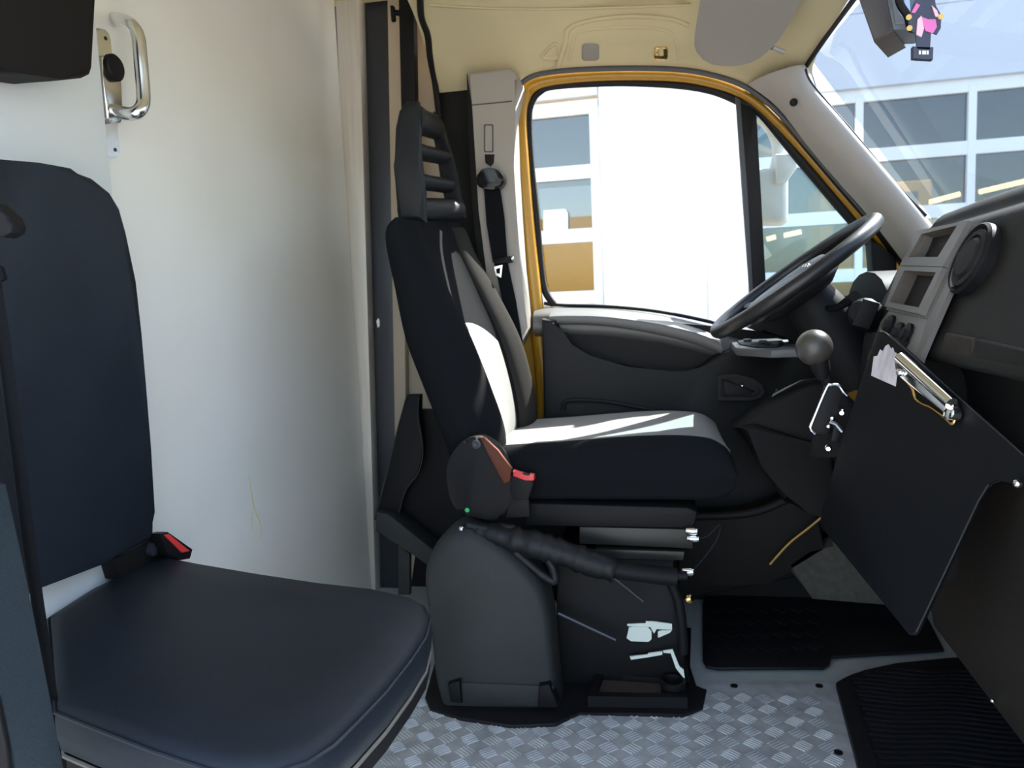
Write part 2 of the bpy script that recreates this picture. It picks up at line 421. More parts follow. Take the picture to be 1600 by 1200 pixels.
struct(obj('wall_outer', B().box((-2.02, 2.35, .95), (3.35, .04, 2.5), bev=.02), YELLOW), 'yellow cargo body side behind the cab, out of view')
struct(obj('wall_front', B().box((.80, 1.3, .45), (.03, 1.85, 1.05)), BLACKP), 'black firewall under the dashboard')
# wavy black seal beside the headliner
obj('edge_seal', B().tube(cr([on_ceil(a, b) for a, b in [(656, -20), (658, 25), (668, 55), (672, 90), (680, 132)]]+[U(686, 185, y=2.2)], 6), .009, 8), RUBBER, tr1)

obj('back_board', B().prism(px([(500, -80), (720, -80), (760, 960), (540, 960)], y=2.275), (0, .02, 0)), RUBBER, tr1)
obj('post_light_spot', B().prism(px([(588, 502), (591, 497), (593, 501), (593, 510), (590, 512)], y=2.212), (0, .004, 0)), CHROME, tr1)  # bright speck drawn as metal for light coming through a hole
# black belt pole running up behind the headrest
pole = thing('black_pole', 'slim black vertical pole behind the driver seat headrest', 'pole', U(632, 400, y=2.12))
obj('pole_tube', B().prism(px([(621, -40), (646, -40), (652, 330), (630, 330)], y=2.12), (0, .035, 0), bev=.006), BLACKP, pole)
obj('pole_knob', B().tube(px([(625, 20), (612, 20)], y=2.13), .008, 10), BLACKP, pole)
obj('pole_catch', B().prism(px([(609, 8), (614, 8), (616, 30), (611, 32)], y=2.12), (0, .02, 0), bev=.002), BLACKP, pole)

# B pillar trim
bp = structE('trim_2', 'grey beige B pillar trim carrying the driver seat belt', (-.42, 2.15, .8))
outl = [(728, 113), (797, 105), (806, 112), (810, 124), (800, 175), (803, 260), (808, 340), (814, 420), (824, 512), (800, 560), (790, 540), (763, 450), (748, 330), (738, 170)]
obj('pillar_cover', B().prism(px(outl, y=2.10), (0, .13, 0), bev=.010, seg=3), BEIGEP, bp)
obj('cover_joint', B().tube(px([(738, 164), (770, 161), (800, 158)], y=2.099), .0016, 6), GREYSEAL, bp)
obj('slot', B().ring(px(rrect(756, 194, 771, 238, 2, 2), y=2.0985), px(rrect(758, 196, 769, 236, 2, 2), y=2.0985), (0, .004, 0)), GREYSEAL, bp)
obj('slot_clip', B().prism(px([(757, 241), (772, 241), (771, 254), (766, 260), (758, 254)], y=2.094), (0, .01, 0), bev=.002), BLACKP, bp)
obj('pillar_flank', B().prism(px([(729, 116), (740, 113), (746, 300), (768, 470), (756, 480), (738, 330)], y=2.12), (0, .1, 0)), BLACKP, bp)

obj('pillar_body', B().prism(px([(760, 100), (845, 100), (826, 160), (824, 250), (832, 340), (850, 520), (858, 720), (770, 720)], y=2.262), (0, .02, 0)), YELLOW, bp)
# A pillar trim
ap = structE('trim_4', 'pale grey A pillar trim between quarter window and windscreen', (.55, 2.15, 1.2))
lo = [(1168, 132), (1215, 168), (1260, 226), (1310, 285), (1360, 342), (1425, 428)]
hi = [(1268, 100), (1280, 138), (1316, 180), (1366, 238), (1416, 297), (1496, 392)]
rings = []
for (a, b), (c, d) in zip(lo, hi):
    p, q = U(a, b, y=2.175), U(c, d, y=2.135)
    mid1 = p.lerp(q, .22)+V((0, -.040, 0)); mid2 = p.lerp(q, .60)+V((0, -.045, 0)); mid3 = p.lerp(q, .86)+V((0, -.022, 0)); q = q+V((0, .02, 0)); q2 = q+V((.01, .05, .008)); p2 = p+V((0, .05, 0))
    rings.append([p, mid1, mid2, q, q2, p2, mid3])
obj('pillar_cover', B().loft(dense([[r[0], r[1], r[2], r[6], r[3]] for r in rings], 5, 4, closed=False), cap=False, close=False), BEIGEP, ap, smooth=70)
obj('pillar_back', B().loft([[r[0], r[3], r[4], r[5]] for r in rings]), BLACKP, ap)
hc = U(1240, 160, y=2.105)
obj('screw_hole', B().lathe(hc, CAM-hc, [(.010, -.004), (.010, .004), (.007, .004), (.006, .001), (.0005, .001)], 16), BLACKP, ap)

# ------------------------------------------------------------------ driver's door
dd = structE('door_1', 'driver door with yellow window frame and charcoal inner panel', (.15, 2.2, .2))
wo = [(829, 190), (833, 163), (845, 147), (868, 139), (960, 134), (1050, 137), (1110, 146), (1146, 158)]
ye_path = [(853, 700), (850, 600), (842, 520), (832, 440), (822, 340), (815, 250), (812, 190), (816, 158), (832, 134), (868, 124), (950, 118), (1050, 119), (1110, 128), (1158, 145), (1200, 176), (1260, 240), (1330, 322), (1392, 394)]
rad = [.024, .024, .024, .024, .023, .022, .021, .020, .018, .015, .014, .014, .014, .013, .012, .011, .011, .012]
P = cr(px(ye_path, y=2.235), 6); RR = []
for i in range(len(rad)-1): RR += [rad[i]+(rad[i+1]-rad[i])*k/6 for k in range(6)]
RR.append(rad[-1])
obj('window_frame', B().tube(P, RR, 12), YELLOW, dd, label='glossy yellow painted window frame')
op = [(820, 512), (812, 420), (806, 340), (801, 250), (799, 190), (806, 145), (826, 122), (868, 112), (950, 107), (1050, 108), (1112, 117), (1165, 136), (1212, 172), (1272, 240), (1342, 320), (1400, 386)]
obj('aperture_seal', B().tube(cr(px(op, y=2.185), 6), .0075, 8), GREYSEAL, dd)
ip = [(866, 476), (852, 455), (845, 420), (838, 340), (829, 250), (826, 190), (829, 163), (842, 144), (868, 134), (960, 129), (1050, 132), (1112, 141), (1160, 160), (1190, 176), (1250, 247), (1310, 318), (1352, 368), (1366, 400), (1369, 470)]
rs = [.011]*11+[.012, .013, .014, .016, .016, .016, .012, .010]
P = cr(px(ip, y=2.25), 6); RR = []
for i in range(len(rs)-1): RR += [rs[i]+(rs[i+1]-rs[i])*k/6 for k in range(6)]
RR.append(rs[-1])
obj('window_seal', B().tube(P, RR, 10), RUBBER, dd)
obj('quarter_divider', B().prism(px([(1150, 150), (1180, 166), (1182, 180), (1190, 320), (1198, 460), (1172, 460), (1160, 290)], y=2.24), (0, .025, 0), bev=.005), RUBBER, dd)
obj('divider_channel', B().prism(px([(1149, 150), (1157, 156), (1168, 300), (1177, 455), (1171, 455), (1160, 290)], y=2.232), (0, .01, 0), bev=.002), GREYSEAL, dd)
obj('corner_trim', B().prism(px([(1360, 372), (1376, 382), (1402, 402), (1402, 520), (1362, 520), (1366, 440)], y=2.20), (0, .06, 0), bev=.006), DASHP, dd)
# glass
gl = px(wo+[(1172, 300), (1184, 480), (1110, 505), (950, 490), (850, 480), (838, 330)], y=2.262)
obj('window_pane', B().prism(gl, (0, .004, 0)), GLASS_S, dd, smooth=0)
gq = px([(1176, 164), (1200, 180), (1260, 250), (1320, 322), (1362, 376), (1372, 480), (1190, 480)], y=2.262)
obj('quarter_pane', B().prism(gq, (0, .004, 0)), GLASS_Q, dd, smooth=0)
# outer skin under the sill, sill ledge
sill = [(838, 478), (870, 478), (950, 480), (1030, 490), (1110, 508), (1180, 524), (1260, 534), (1380, 540)]
secs = []
for a, b in sill:
    e = U(a, b, y=2.25)
    # section: outer, top inner lip (dropped), roll, down
    secs.append([e+V((0, .03, -.012)), e+V((0, -.01, -.004)), e+V((0, -.055, -.016)), e+V((0, -.078, -.034)), e+V((0, -.082, -.07)), e+V((0, -.03, -.09)), e+V((0, .03, -.09))])
obj('sill_ledge', B().loft(dense(secs, 4, 5)), LEDGE, dd, smooth=60)
obj('sill_wiper', B().tube(cr(px([(850, 474), (880, 477), (950, 479), (1030, 487), (1110, 503), (1160, 516)], y=2.245), 6), .005, 8), RUBBER, dd)
# back of the pocket
obj('pocket_back', B().prism(px([(850, 490), (1120, 510), (1300, 530), (1300, 640), (850, 640)], y=2.19), (0, .03, 0)), BLACKP, dd)
# armrest lip (the sunlit curved rail) over the pocket
secs = []
for a, b, h, dpt in ((858, 497, .014, .07), (885, 496, .016, .085), (940, 497, .018, .095), (1000, 504, .021, .10), (1060, 515, .024, .10), (1105, 528, .026, .10), (1128, 540, .022, .09)):
    e = U(a, b, y=2.135)
    secs.append([e+V((0, .06, .014)), e+V((0, .03, .012)), e+V((0, .006, .006)), e, e+V((0, .005, -h)), e+V((0, .03, -h-.004)), e+V((0, .06, -h))])
obj('armrest_rail', B().loft(dense(secs, 4, 6)), LEDGE, dd, smooth=60)
# lower trim panel
low = [(846, 498), (868, 500), (876, 522), (890, 543), (920, 561), (980, 573), (1050, 586), (1075, 585), (1095, 574), (1120, 556), (1150, 543), (1205, 546), (1258, 548), (1300, 560), (1300, 800), (1260, 900), (1060, 940), (856, 940)]
obj('door_panel', B().prism(px(low, y=2.125), (0, .09, 0), bev=.010, seg=3), DOORP, dd)
# switch panel on top of the armrest front
tp = [(1135, 527), (1165, 521), (1215, 522), (1242, 527), (1249, 545), (1205, 546), (1150, 543)]
spz = U(1200, 536, y=2.06).z
sp = obj('switch_panel', B().prism([V((p.x, p.y, p.z)) for p in [U(a, b, z=spz) for a, b in tp]], (0, 0, -.02), bev=.004), LEDGE, dd, label='window switch panel on the armrest')
obj('switch_bezel', B().prism([U(a, b, z=spz+.004) for a, b in [(1150, 530), (1165, 526), (1200, 526), (1222, 530), (1226, 537), (1212, 541), (1180, 541), (1156, 537)]], (0, 0, -.006), bev=.002), BLACKP, sp)
for a, b in ((1168, 532), (1192, 534), (1210, 536)):
    obj('switch', B().box(U(a, b, z=spz+.007), (.020, .018, .008), bev=.003), GREYSEAL, sp)
# door opener: D-shaped bezel with pull lever
bz = [(1121, 586), (1150, 584), (1178, 592), (1192, 603), (1195, 613), (1188, 622), (1172, 626), (1121, 626)]
bzi = [(1127, 592), (1150, 590), (1174, 597), (1186, 605), (1188, 613), (1183, 618), (1170, 620), (1127, 620)]
dh = obj('door_handle', B().ring(px(bz, y=2.112), px(bzi, y=2.112), (0, .02, 0)), RUBBER, dd, label='black D-shaped inner door opener')
obj('handle_well', B().prism(px(bzi, y=2.1245), (0, .004, 0)), RUBBER, dh)
obj('pull_lever', B().prism(px([(1130, 594), (1140, 596), (1156, 604), (1180, 612), (1168, 617), (1132, 618)], y=2.110), (0, .012, 0), bev=.003), DOORP, dh)
obj('lever_pin', B().ball(U(1160, 603, y=2.109), .005), CHROME, dh)
# low map pocket lip
obj('pocket_lip', B().tube(cr(px([(880, 640), (886, 627), (930, 626), (985, 634), (1040, 646), (1090, 660)], y=2.12), 5), .006, 8), DOORP, dd)
obj('lower_pocket', B().prism(px([(886, 630), (1040, 648), (1060, 700), (886, 700)], y=2.1235), (0, .004, 0)), RUBBER, dd)
lipr = cr(px([(1060, 806), (1110, 806), (1160, 803), (1195, 795), (1230, 780), (1268, 770)], y=2.02), 5)
obj('bin_rim', B().tube(lipr, .012, 10), DOORP, dd)
obj('bin_front', B().prism(px([(1060, 806), (1110, 806), (1160, 803), (1195, 795), (1230, 780), (1268, 770), (1290, 860), (1200, 915), (1060, 918)], y=2.02), (0, .08, 0), bev=.006), DASHP, dd)
obj('door_edge', B().tube(cr(px([(1203, 882), (1232, 850), (1262, 826), (1284, 808)], y=2.0), 5), .0032, 8), YELLOW, dd, label='thin yellow painted door edge')

# ------------------------------------------------------------------ driver's seat belt on the B pillar
sb = thing('driver_seat_belt', 'black seat belt hanging from its guide on the B pillar', 'seat belt', U(768, 300, y=2.06))
g = cr(px([(746, 290), (744, 274), (754, 264), (768, 262), (782, 268), (788, 280), (782, 292), (768, 296)], y=2.05), 4, closed=True)
obj('belt_guide', B().prism(g, (0, .045, 0), bev=.010, seg=3), mat('glossy_black_plastic', (.010, .010, .011), .15, spec=.25), sb)
obj('webbing', B().prism(px([(756, 292), (781, 292), (788, 340), (793, 410), (770, 410), (760, 350)], y=2.075), (0, .004, 0)), WEB, sb)
obj('webbing', B().prism(px([(772, 410), (793, 410), (806, 470), (818, 540), (800, 540)], y=2.083), (0, .004, 0)), WEB, sb)
obj('belt_stop', B().prism(px([(770, 404), (797, 400), (801, 400), (801, 410), (772, 413)], y=2.065), (0, .018, 0), bev=.003), BLACKP, sb)
obj('tongue', B().ring(px([(772, 417), (785, 414), (783, 434), (774, 430)], y=2.07), px([(775, 420), (782, 418), (781, 428), (776, 427)], y=2.07), (0, .004, 0)), CHROME, sb, label='steel buckle tongue')
obj('stop_button', B().ball(U(800, 404, y=2.063), .006), CHROME, sb)

# ------------------------------------------------------------------ driver's seat
st = thing('driver_chair', 'driver seat in dark and light grey fabric with a slotted headrest', 'seat', (-.1, 1.85, .02))
YN, YF = 1.63, 2.07
S = [((706, 722), (791, 716), (828, 700)), ((690, 675), (787, 668), (846, 655)), ((660, 600), (765, 605), (852, 600)), ((634, 530), (737, 535), (838, 530)),
     ((617, 450), (703, 462), (798, 460)), ((604, 385), (668, 398), (760, 400)), ((606, 356), (652, 362), (742, 362)), ((622, 342), (645, 345), (722, 346))]
secs = []
for (r, f, g) in S:
    Rn = U(*r, y=YN+.02); Fn = U(*f, y=YN+.05); Ff = U(*g, y=YF-.05)
    Ff.x = .5*Ff.x+.5*Fn.x + .0
    ax = (Rn-Fn); ax.y = 0; L = ax.length; ax.normalize()
    Rf = Rn+V((0, YF-YN-.04, 0))
    dpt = min(.045, L*.35)
    v1 = Fn.lerp(Ff, .24)+ax*dpt*.85; v2 = Fn.lerp(Ff, .5)+ax*dpt; v3 = Fn.lerp(Ff, .76)+ax*dpt*.85
    sn = Fn.lerp(Rn, .45)+V((0, -.06, 0)); sf = Ff.lerp(Rf, .45)+V((0, .06, 0))
    secs.append([Rn, Rn.lerp(Rf, .5), Rf, sf, Ff+V((0, .012, 0)), Ff.lerp(v3, .5)-ax*.012, v3, v2, v1, Fn.lerp(v1, .5)-ax*.003, Fn+V((0, -.012, 0)), sn])
D = dense(secs, 5, 6)
obj('backrest', B().loft(D), FABRIC_SH, st, smooth=70)
def sub(D, i0, i1, j0, j1, off):
    G = []
    for i in range(i0, i1+1):
        row = []
        for j in range(j0, j1+1):
            a = D[min(i+1, len(D)-1)][j]-D[max(i-1, 0)][j]; b_ = D[i][(j+1) % len(D[0])]-D[i][j-1]
            n = a.cross(b_).normalized()
            row.append((D[i][j], n))
        G.append(row)
    return G
def skin(name, G, m, h, parent, flip=1, lab=None):
    b = B(); nu, nv = len(G)-1, len(G[0])-1
    top = [[b.b.verts.new(p+n*h*flip*(0.15 if (i in (0, nu) or j in (0, nv)) else 1)) for j, (p, n) in enumerate(r)] for i, r in enumerate(G)]
    for i in range(nu):
        for j in range(nv): b._f([top[i][j], top[i+1][j], top[i+1][j+1], top[i][j+1]])
    return obj(name, b, m, parent, smooth=70, label=lab)
def outward(D, i, j):
    c = sum(D[i], V())/len(D[i]); a = D[i+1][j]-D[i-1][j]; b_ = D[i][(j+1) % len(D[0])]-D[i][j-1]
    return 1 if a.cross(b_).dot(D[i][j]-c) > 0 else -1
fl_ = outward(D, 12, 37)
# light grey centre insert (ring indices 5*5..9*5 are the front hollow)
def subr(D, i0, i1f, j0, j1, nrow):
    G = []
    for a in range(nrow+1):
        row = []
        for j in range(j0, j1+1):
            q = i0+(i1f((j-j0)/(j1-j0)*2-1)-i0)*a/nrow; i = int(q); f = q-i
            p = D[i][j].lerp(D[i+1][j], f)
            ta = D[i+1][j]-D[i][j]; tb_ = D[i][(j+1) % len(D[0])]-D[i][j-1]
            row.append((p, ta.cross(tb_).normalized()))
        G.append(row)
    return G
skin('backrest_insert', subr(D, 1, lambda t: 20.2-2.4*abs(t)**2.5, 29, 46, 22), FABRIC_L, .004, st, fl_, 'light grey fabric centre panel')
skin('backrest_wing', sub(D, 2, 38, 15, 28, 1), FABRIC_SUN, .003, st, fl_, 'far side wing, sunlight painted as lighter fabric')
# headrest: two side posts and a top joined by slats
def hq(a, b, y): return U(a, b, y=y)
YH0, YH1 = 1.74, 1.98
HRP = mat('headrest_foam_skin', (.010, .0115, .014), .5, spec=.22, bump=.15, bscale=400)
hr = structE('headrest', '', (-.5, 1.86, 1.05)); del hr['kind']; del hr['label']; hr.parent = st; hr.location = V((-.5, 1.86, 1.05))-WL[st.name]
side = [(620, 344), (615, 260), (616, 200), (622, 172), (634, 157), (652, 156), (655, 172), (653, 240), (660, 300), (663, 346)]
obj('near_cheek', B().prism(px(side, y=YH0), (0, .035, 0), bev=.012, seg=3), HRP, hr)
X0 = [U(a, b, y=YH0) for a, b in ((652, 165), (655, 240), (660, 300), (664, 335))]
X1p = [(690, 190), (703, 240), (714, 290), (723, 340)]
# front frame: bars spanning to the far cheek
far = [U(a, b, y=YH1) for a, b in ((684, 178), (697, 230), (711, 285), (724, 338))]
def hbar(name, n, f, rz, rx):
    p, q = U(*n, y=YH0+.02), U(*f, y=YH1+.01)
    obj(name, B().tube([p+V((-rx*.6, 0, 0)), p.lerp(q, .5)+V((-rx*.9, 0, 0)), q+V((-rx*.6, 0, 0))], 1.0, 14, flat=(rz, rx), up=(0, 0, 1)), HRP, hr, smooth=70)
hbar('headrest_top', (658, 182), (688, 198), .032, .024)
hbar('headrest_slat', (648, 231), (702, 245), .019, .026)
hbar('headrest_slat', (650, 279), (709, 290), .019, .026)
hbar('headrest_base', (655, 326), (722, 327), .029, .035)
obj('far_cheek', B().prism(px([(676, 172), (690, 190), (704, 240), (716, 290), (726, 340), (700, 341), (690, 290), (682, 240), (672, 200)], y=YH1), (0, .03, 0), bev=.008), HRP, hr)
# cushion
cs = []
def csec(x, zt, zb, yn, yf, dip):
    m = lambda f: yn+(yf-yn)*f
    return [V((x, m(.5), zb)), V((x, m(.06), zb)), V((x, yn, zb+.25*(zt-zb))), V((x, yn-.004, zb+.7*(zt-zb))), V((x, m(.07), zt)), V((x, m(.22), zt-dip*.6)), V((x, m(.5), zt-dip)),
            V((x, m(.78), zt-dip*.6)), V((x, m(.93), zt)), V((x, yf+.004, zb+.7*(zt-zb))), V((x, yf, zb+.25*(zt-zb))), V((x, m(.94), zb))]
zt0 = U(800, 722, y=1.66).z
for x, zt, zb in ((-.40, .53, .45), (-.38, .545, .43), (-.30, .550, .43), (-.20, .555, .43), (-.05, .565, .43), (.05, .567, .43), (.12, .560, .43), (.155, .543, .44), (.172, .522, .455), (.178, .50, .475)):
    cs.append(csec(x, zt, zb, YN, YF, .016 if x < .1 else .006))
DC = dense(cs, 5, 6)
obj('cushion', B().loft(DC), FABRIC_SH, st, smooth=70)
fc = outward(DC, 24, 30)
skin('cushion_insert', sub(DC, 3, len(DC)-8, 21, 39, 1), FABRIC_L, .003, st, fc, 'light grey fabric cushion panel')
skin('cushion_wing', sub(DC, 4, len(DC)-14, 39, 46, 1), FABRIC_SUN, .002, st, fc, 'far bolster, sunlight painted as lighter fabric')
# recliner side cover, orange reflection coloured into its front edge
rc = cr(px([(742, 682), (722, 690), (703, 715), (698, 745), (704, 780), (718, 800), (740, 808), (770, 812), (795, 800), (800, 750), (797, 735), (775, 705), (756, 686)], y=1.585), 4, closed=True)
obj('recliner_cover', B().prism(rc, (0, .06, 0), bev=.010, seg=3), BLACKP, st)
obj('cover_edge', B().prism(px([(750, 684), (757, 684), (778, 704), (800, 732), (797, 752), (788, 757), (779, 740), (762, 708)], y=1.580), (0, .012, 0), bev=.003), REFL_EDGE, st, label='recliner cover front edge, orange reflection painted in')
obj('cover_screw', B().lathe(U(744, 694, y=1.584), (0, -1, 0), [(.010, -.004), (.010, .002), (.006, .003), (.0005, .001)], 16), STEEL, st)
obj('side_sticker', B().lathe(U(730, 797, y=1.584), (0, -1, 0), [(.005, -.002), (.005, .001), (.0005, .001)], 12), GREEN, st, label='tiny green dot')
# seat frame, slides, base
obj('seat_pan', B().prism(px([(822, 786), (1075, 793), (1090, 800), (1084, 826), (820, 822)], y=1.62), (0, .42, 0), bev=.006), BLACKP, st)
obj('slide_rail', B().prism(px([(905, 823), (1083, 827), (1083, 858), (905, 850)], y=1.62), (0, .05, 0), bev=.004), mat('dark_steel', (.02, .02, .019), .4, metal=.3), st)
obj('slide_rail', B().prism(px([(930, 858), (1070, 862), (1068, 876), (930, 872)], y=1.615), (0, .05, 0), bev=.003), mat('dark_steel_2', (.025, .024, .02), .4, metal=.3), st)
obj('slide_rail', B().prism(px([(905, 823), (1083, 827), (1083, 858), (905, 850)], y=1.97), (0, .05, 0), bev=.004), BLACKP, st)
ped = px([(870, 866), (1058, 872), (1066, 1000), (1078, 1070), (868, 1070)], y=1.64)
obj('pedestal', B().prism(ped, (0, .40, 0), bev=.01), BLACKP, st)
obj('adjuster_arm', B().tube(cr(px([(1080, 842), (1105, 838), (1124, 820), (1122, 840), (1100, 872), (1085, 888)], y=1.64), 4), .003, 8), BLACKP, st)
for a, b, r in ((1086, 830, .009), (1088, 842, .008), (1080, 893, .010)):
    obj('adjuster_pin', B().lathe(U(a, b, y=1.61), (1, -.3, 0), [(.0005, -.02), (r*.8, -.018), (r, 0), (r*.7, .006), (.0005, .008)], 14), CHROME, st)
obj('brass_bolt', B().lathe(U(1078, 936, y=1.62), (.3, -1, .3), [(.009, -.01), (.010, 0), (.006, .004), (.0005, .005)], 8), BRASS, st)
obj('support_post', B().tube(cr(px([(1046, 905), (1060, 940), (1066, 985), (1068, 1020)], y=1.62), 4), .011, 10), BLACKP, st)
obj('linkage_rod', B().tube(px([(872, 958), (962, 1000)], y=1.60), .0045, 8), STEEL, st)
obj('linkage_rod', B().tube(px([(955, 900), (1005, 940)], y=1.60), .0035, 8), STEEL, st)
# pale flat patches painting window-shaped light on the side of the base
lb = px([(983, 978), (990, 973), (1008, 973), (1010, 971), (1050, 975), (1052, 985), (1052, 1000), (980, 1000)], y=1.628)
GLINT = mat('painted_glint', (.72, .78, .70), .4)
def flat_glint(pts, y, m, name, lab=None): return obj(name, B().prism(px(pts, y=y), (0, .004, 0)), m, st, smooth=0, label=lab)
flat_glint([(979, 997), (983, 980), (990, 979), (1012, 980), (1018, 986), (1018, 999), (1013, 1003), (986, 1002)], 1.632, GLINT, 'glint_patch', 'pale painted glint with window shapes')
flat_glint([(980, 975), (1009, 974), (1009, 971), (1020, 971), (1050, 975), (1050, 984), (1026, 983), (1022, 990), (1016, 980), (980, 978)], 1.632, GLINT, 'glint_patch')
flat_glint([(1028, 987), (1034, 985), (1050, 985), (1046, 989), (1030, 996), (1028, 996)], 1.632, GLINT, 'glint_patch')
flat_glint([(984, 1026), (1012, 1023), (1013, 1021), (1035, 1018), (1035, 1023), (1013, 1027), (986, 1031)], 1.620, GLINT, 'glint_patch')
flat_glint([(1036, 1017), (1051, 1015), (1056, 1028), (1062, 1042), (1068, 1046), (1070, 1060), (1067, 1058), (1056, 1044), (1048, 1021), (1037, 1020)], 1.612, GLINT, 'glint_patch')
# buckle
bk = obj('buckle', B().prism(px([(801, 738), (833, 744), (833, 758), (826, 780), (803, 782), (797, 770)], y=1.575), (0, .02, 0), bev=.003), BLACKP, st)
obj('red_button', B().prism(px([(801, 736), (815, 741), (824, 745), (827, 742), (834, 743), (834, 751), (820, 751), (802, 744)], y=1.573), (0, .022, 0), bev=.002), RED, bk, label='red release button')
obj('buckle_stalk', B().prism(px([(797, 768), (826, 776), (828, 808), (790, 810)], y=1.585), (0, .012, 0), bev=.003), BLACKP, bk)

# mat flange under the seat base and tray
fg = [(664, 1088), (672, 1106), (720, 1121), (800, 1133), (868, 1130), (905, 1112), (1000, 1114), (1068, 1116), (1098, 1104), (1104, 1076), (1086, 1072), (1078, 1040), (1080, 980), (700, 960)]
tag(obj('base_mat', B().prism([U(a, b, z=.010) for a, b in fg], (0, 0, -.010), bev=.003), MATB), 'black rubber mat moulded around the driver seat base', 'mat')
ty = thing('storage_tray', 'small black open tray on the floor mat before the seat base', 'tray', U(1000, 1080, z=.012))
tyo = [U(a, b, z=.035) for a, b in ((932, 1046), (1062, 1056), (1074, 1090), (918, 1088))]
tyi = [U(a, b, z=.035) for a, b in ((942, 1052), (1052, 1061), (1062, 1083), (932, 1081))]
obj('tray_rim', B().ring(tyo, tyi, (0, 0, -.024)), BLACKP, ty)
obj('tray_floor', B().prism([p+V((0, 0, -.014)) for p in tyi], (0, 0, -.008)), mat('brown_tray_floor', (.07, .05, .04), .7), ty)
obj('tray_cup', B().lathe(U(1052, 1074, z=.03), (0, 0, 1), [(.026, -.015), (.027, .018), (.022, .018), (.020, 0), (.0005, 0)], 24), BLACKP, ty)

# grey cover over the handbrake mechanism
cv = thing('handbrake_cover', 'grey moulded plastic cover standing beside the driver seat base', 'cover', (-.35, 1.55, .012))
def hump(y, k):
    pts = [(697, 1100), (684, 1050), (674, 960), (667, 900), (672, 866), (690, 838), (716, 820), (745, 822), (800, 856), (846, 905), (862, 960), (870, 1040), (876, 1098)]
    c = U(770, 1000, y=1.56)
    return [c+(U(a, b, y=1.56)-c)*k+V((0, y-1.56, 0)) for a, b in pts]
obj('cover_shell', B().loft([cr(hump(1.62, 1.0), 4), cr(hump(1.575, 1.0), 4), cr(hump(1.545, .985), 4), cr(hump(1.528, .95), 4), cr(hump(1.520, .88), 4)]), GREYP, cv, smooth=50)
fo = [U(a, b, y=1.515) for a, b in ((706, 1066), (866, 1072), (864, 1106), (712, 1098))]
obj('cover_foot', B().prism(fo, (0, .05, 0), bev=.006), GREYP, cv)
for pts in ([(699, 1070), (718, 1064), (721, 1100), (703, 1098)], [(842, 1072), (858, 1070), (872, 1104), (840, 1106)]):
    obj('foot_gusset', B().prism(px(pts, y=1.503), (0, .04, 0), bev=.004), BLACKP, cv)

# handbrake lever in wrinkled gaiter
LEATHER = mat('black_gaiter_leather', (.009, .010, .012), .5, spec=.3, noise=.4, nscale=60, bump=.6, bscale=60)
hbk = thing('handbrake_lever', 'black handbrake lever in a wrinkled leather gaiter', 'lever', U(800, 850, y=1.55))
path = cr(px([(722, 826), (760, 832), (800, 842), (840, 852), (885, 866), (925, 880), (960, 890)], y=1.555), 6)
RR = [.010+.018*math.sin(min(1, i/14)*math.pi/2)+random.uniform(-.0035, .0035) for i in range(len(path))]
obj('gaiter', B().tube(path, RR, 14), LEATHER, hbk, smooth=70)
obj('gaiter_fold', B().tube(cr(px([(730, 820), (790, 836), (850, 866), (868, 905), (850, 900), (800, 858)], y=1.55), 5), .010, 10), LEATHER, hbk)
obj('gaiter_fold', B().tube(cr(px([(735, 822), (800, 826), (870, 856), (920, 878)], y=1.56), 5), [.008+.003*math.sin(i*1.7) for i in range(16)], 10), LEATHER, hbk)
obj('grip', B().tube(cr(px([(955, 888), (990, 894), (1030, 899), (1058, 902)], y=1.555), 5), .019, 14), BLACKP, hbk)
obj('release_button', B().tube(px([(1056, 900), (1074, 900)], y=1.555), .009, 12), BLACKP, hbk)
obj('gaiter_pin', B().ball(U(721, 826, y=1.525), .006), CHROME, hbk)

# document tray behind the seat
dt = thing('document_holder', 'thin black panel holder standing behind the driver seat', 'holder', U(620, 800, y=1.95))
outl = [(636, 617), (656, 617), (653, 650), (659, 685), (660, 715), (652, 742), (636, 762), (629, 780), (624, 802), (590, 798), (606, 735), (622, 668)]
obj('holder_plate', B().prism(px(outl, y=1.95), (0, .03, 0), bev=.003), BLACKP, dt)
obj('plate_edge', B().tube(px([(636, 617), (622, 668), (606, 735), (589, 798), (586, 812)], y=1.948), .0022, 6), GREYP, dt)
obj('plate_edge', B().tube(cr(px([(655, 619), (653, 650), (659, 685), (660, 715), (652, 742), (636, 762), (629, 780), (624, 802)], y=1.948), 4), .0018, 6), GREYP, dt)
obj('holder_foot', B().prism(px([(588, 800), (606, 803), (680, 862), (676, 890), (650, 870), (600, 834), (586, 830)], y=1.92), (0, .08, 0), bev=.004), GREYP, dt)
obj('holder_back', B().prism(px([(640, 640), (705, 640), (740, 860), (660, 880), (600, 812), (632, 780)], y=2.02), (0, .02, 0)), BLACKP, dt)
obj('holder_post', B().prism(px([(622, 850), (640, 866), (640, 930), (622, 930)], y=1.95), (0, .02, 0), bev=.002), GREYP, dt)

# ------------------------------------------------------------------ dashboard
da = thing('dashboard', 'charcoal dashboard with a silver console and round side vent', 'dashboard', (.6, 1.3, .6))
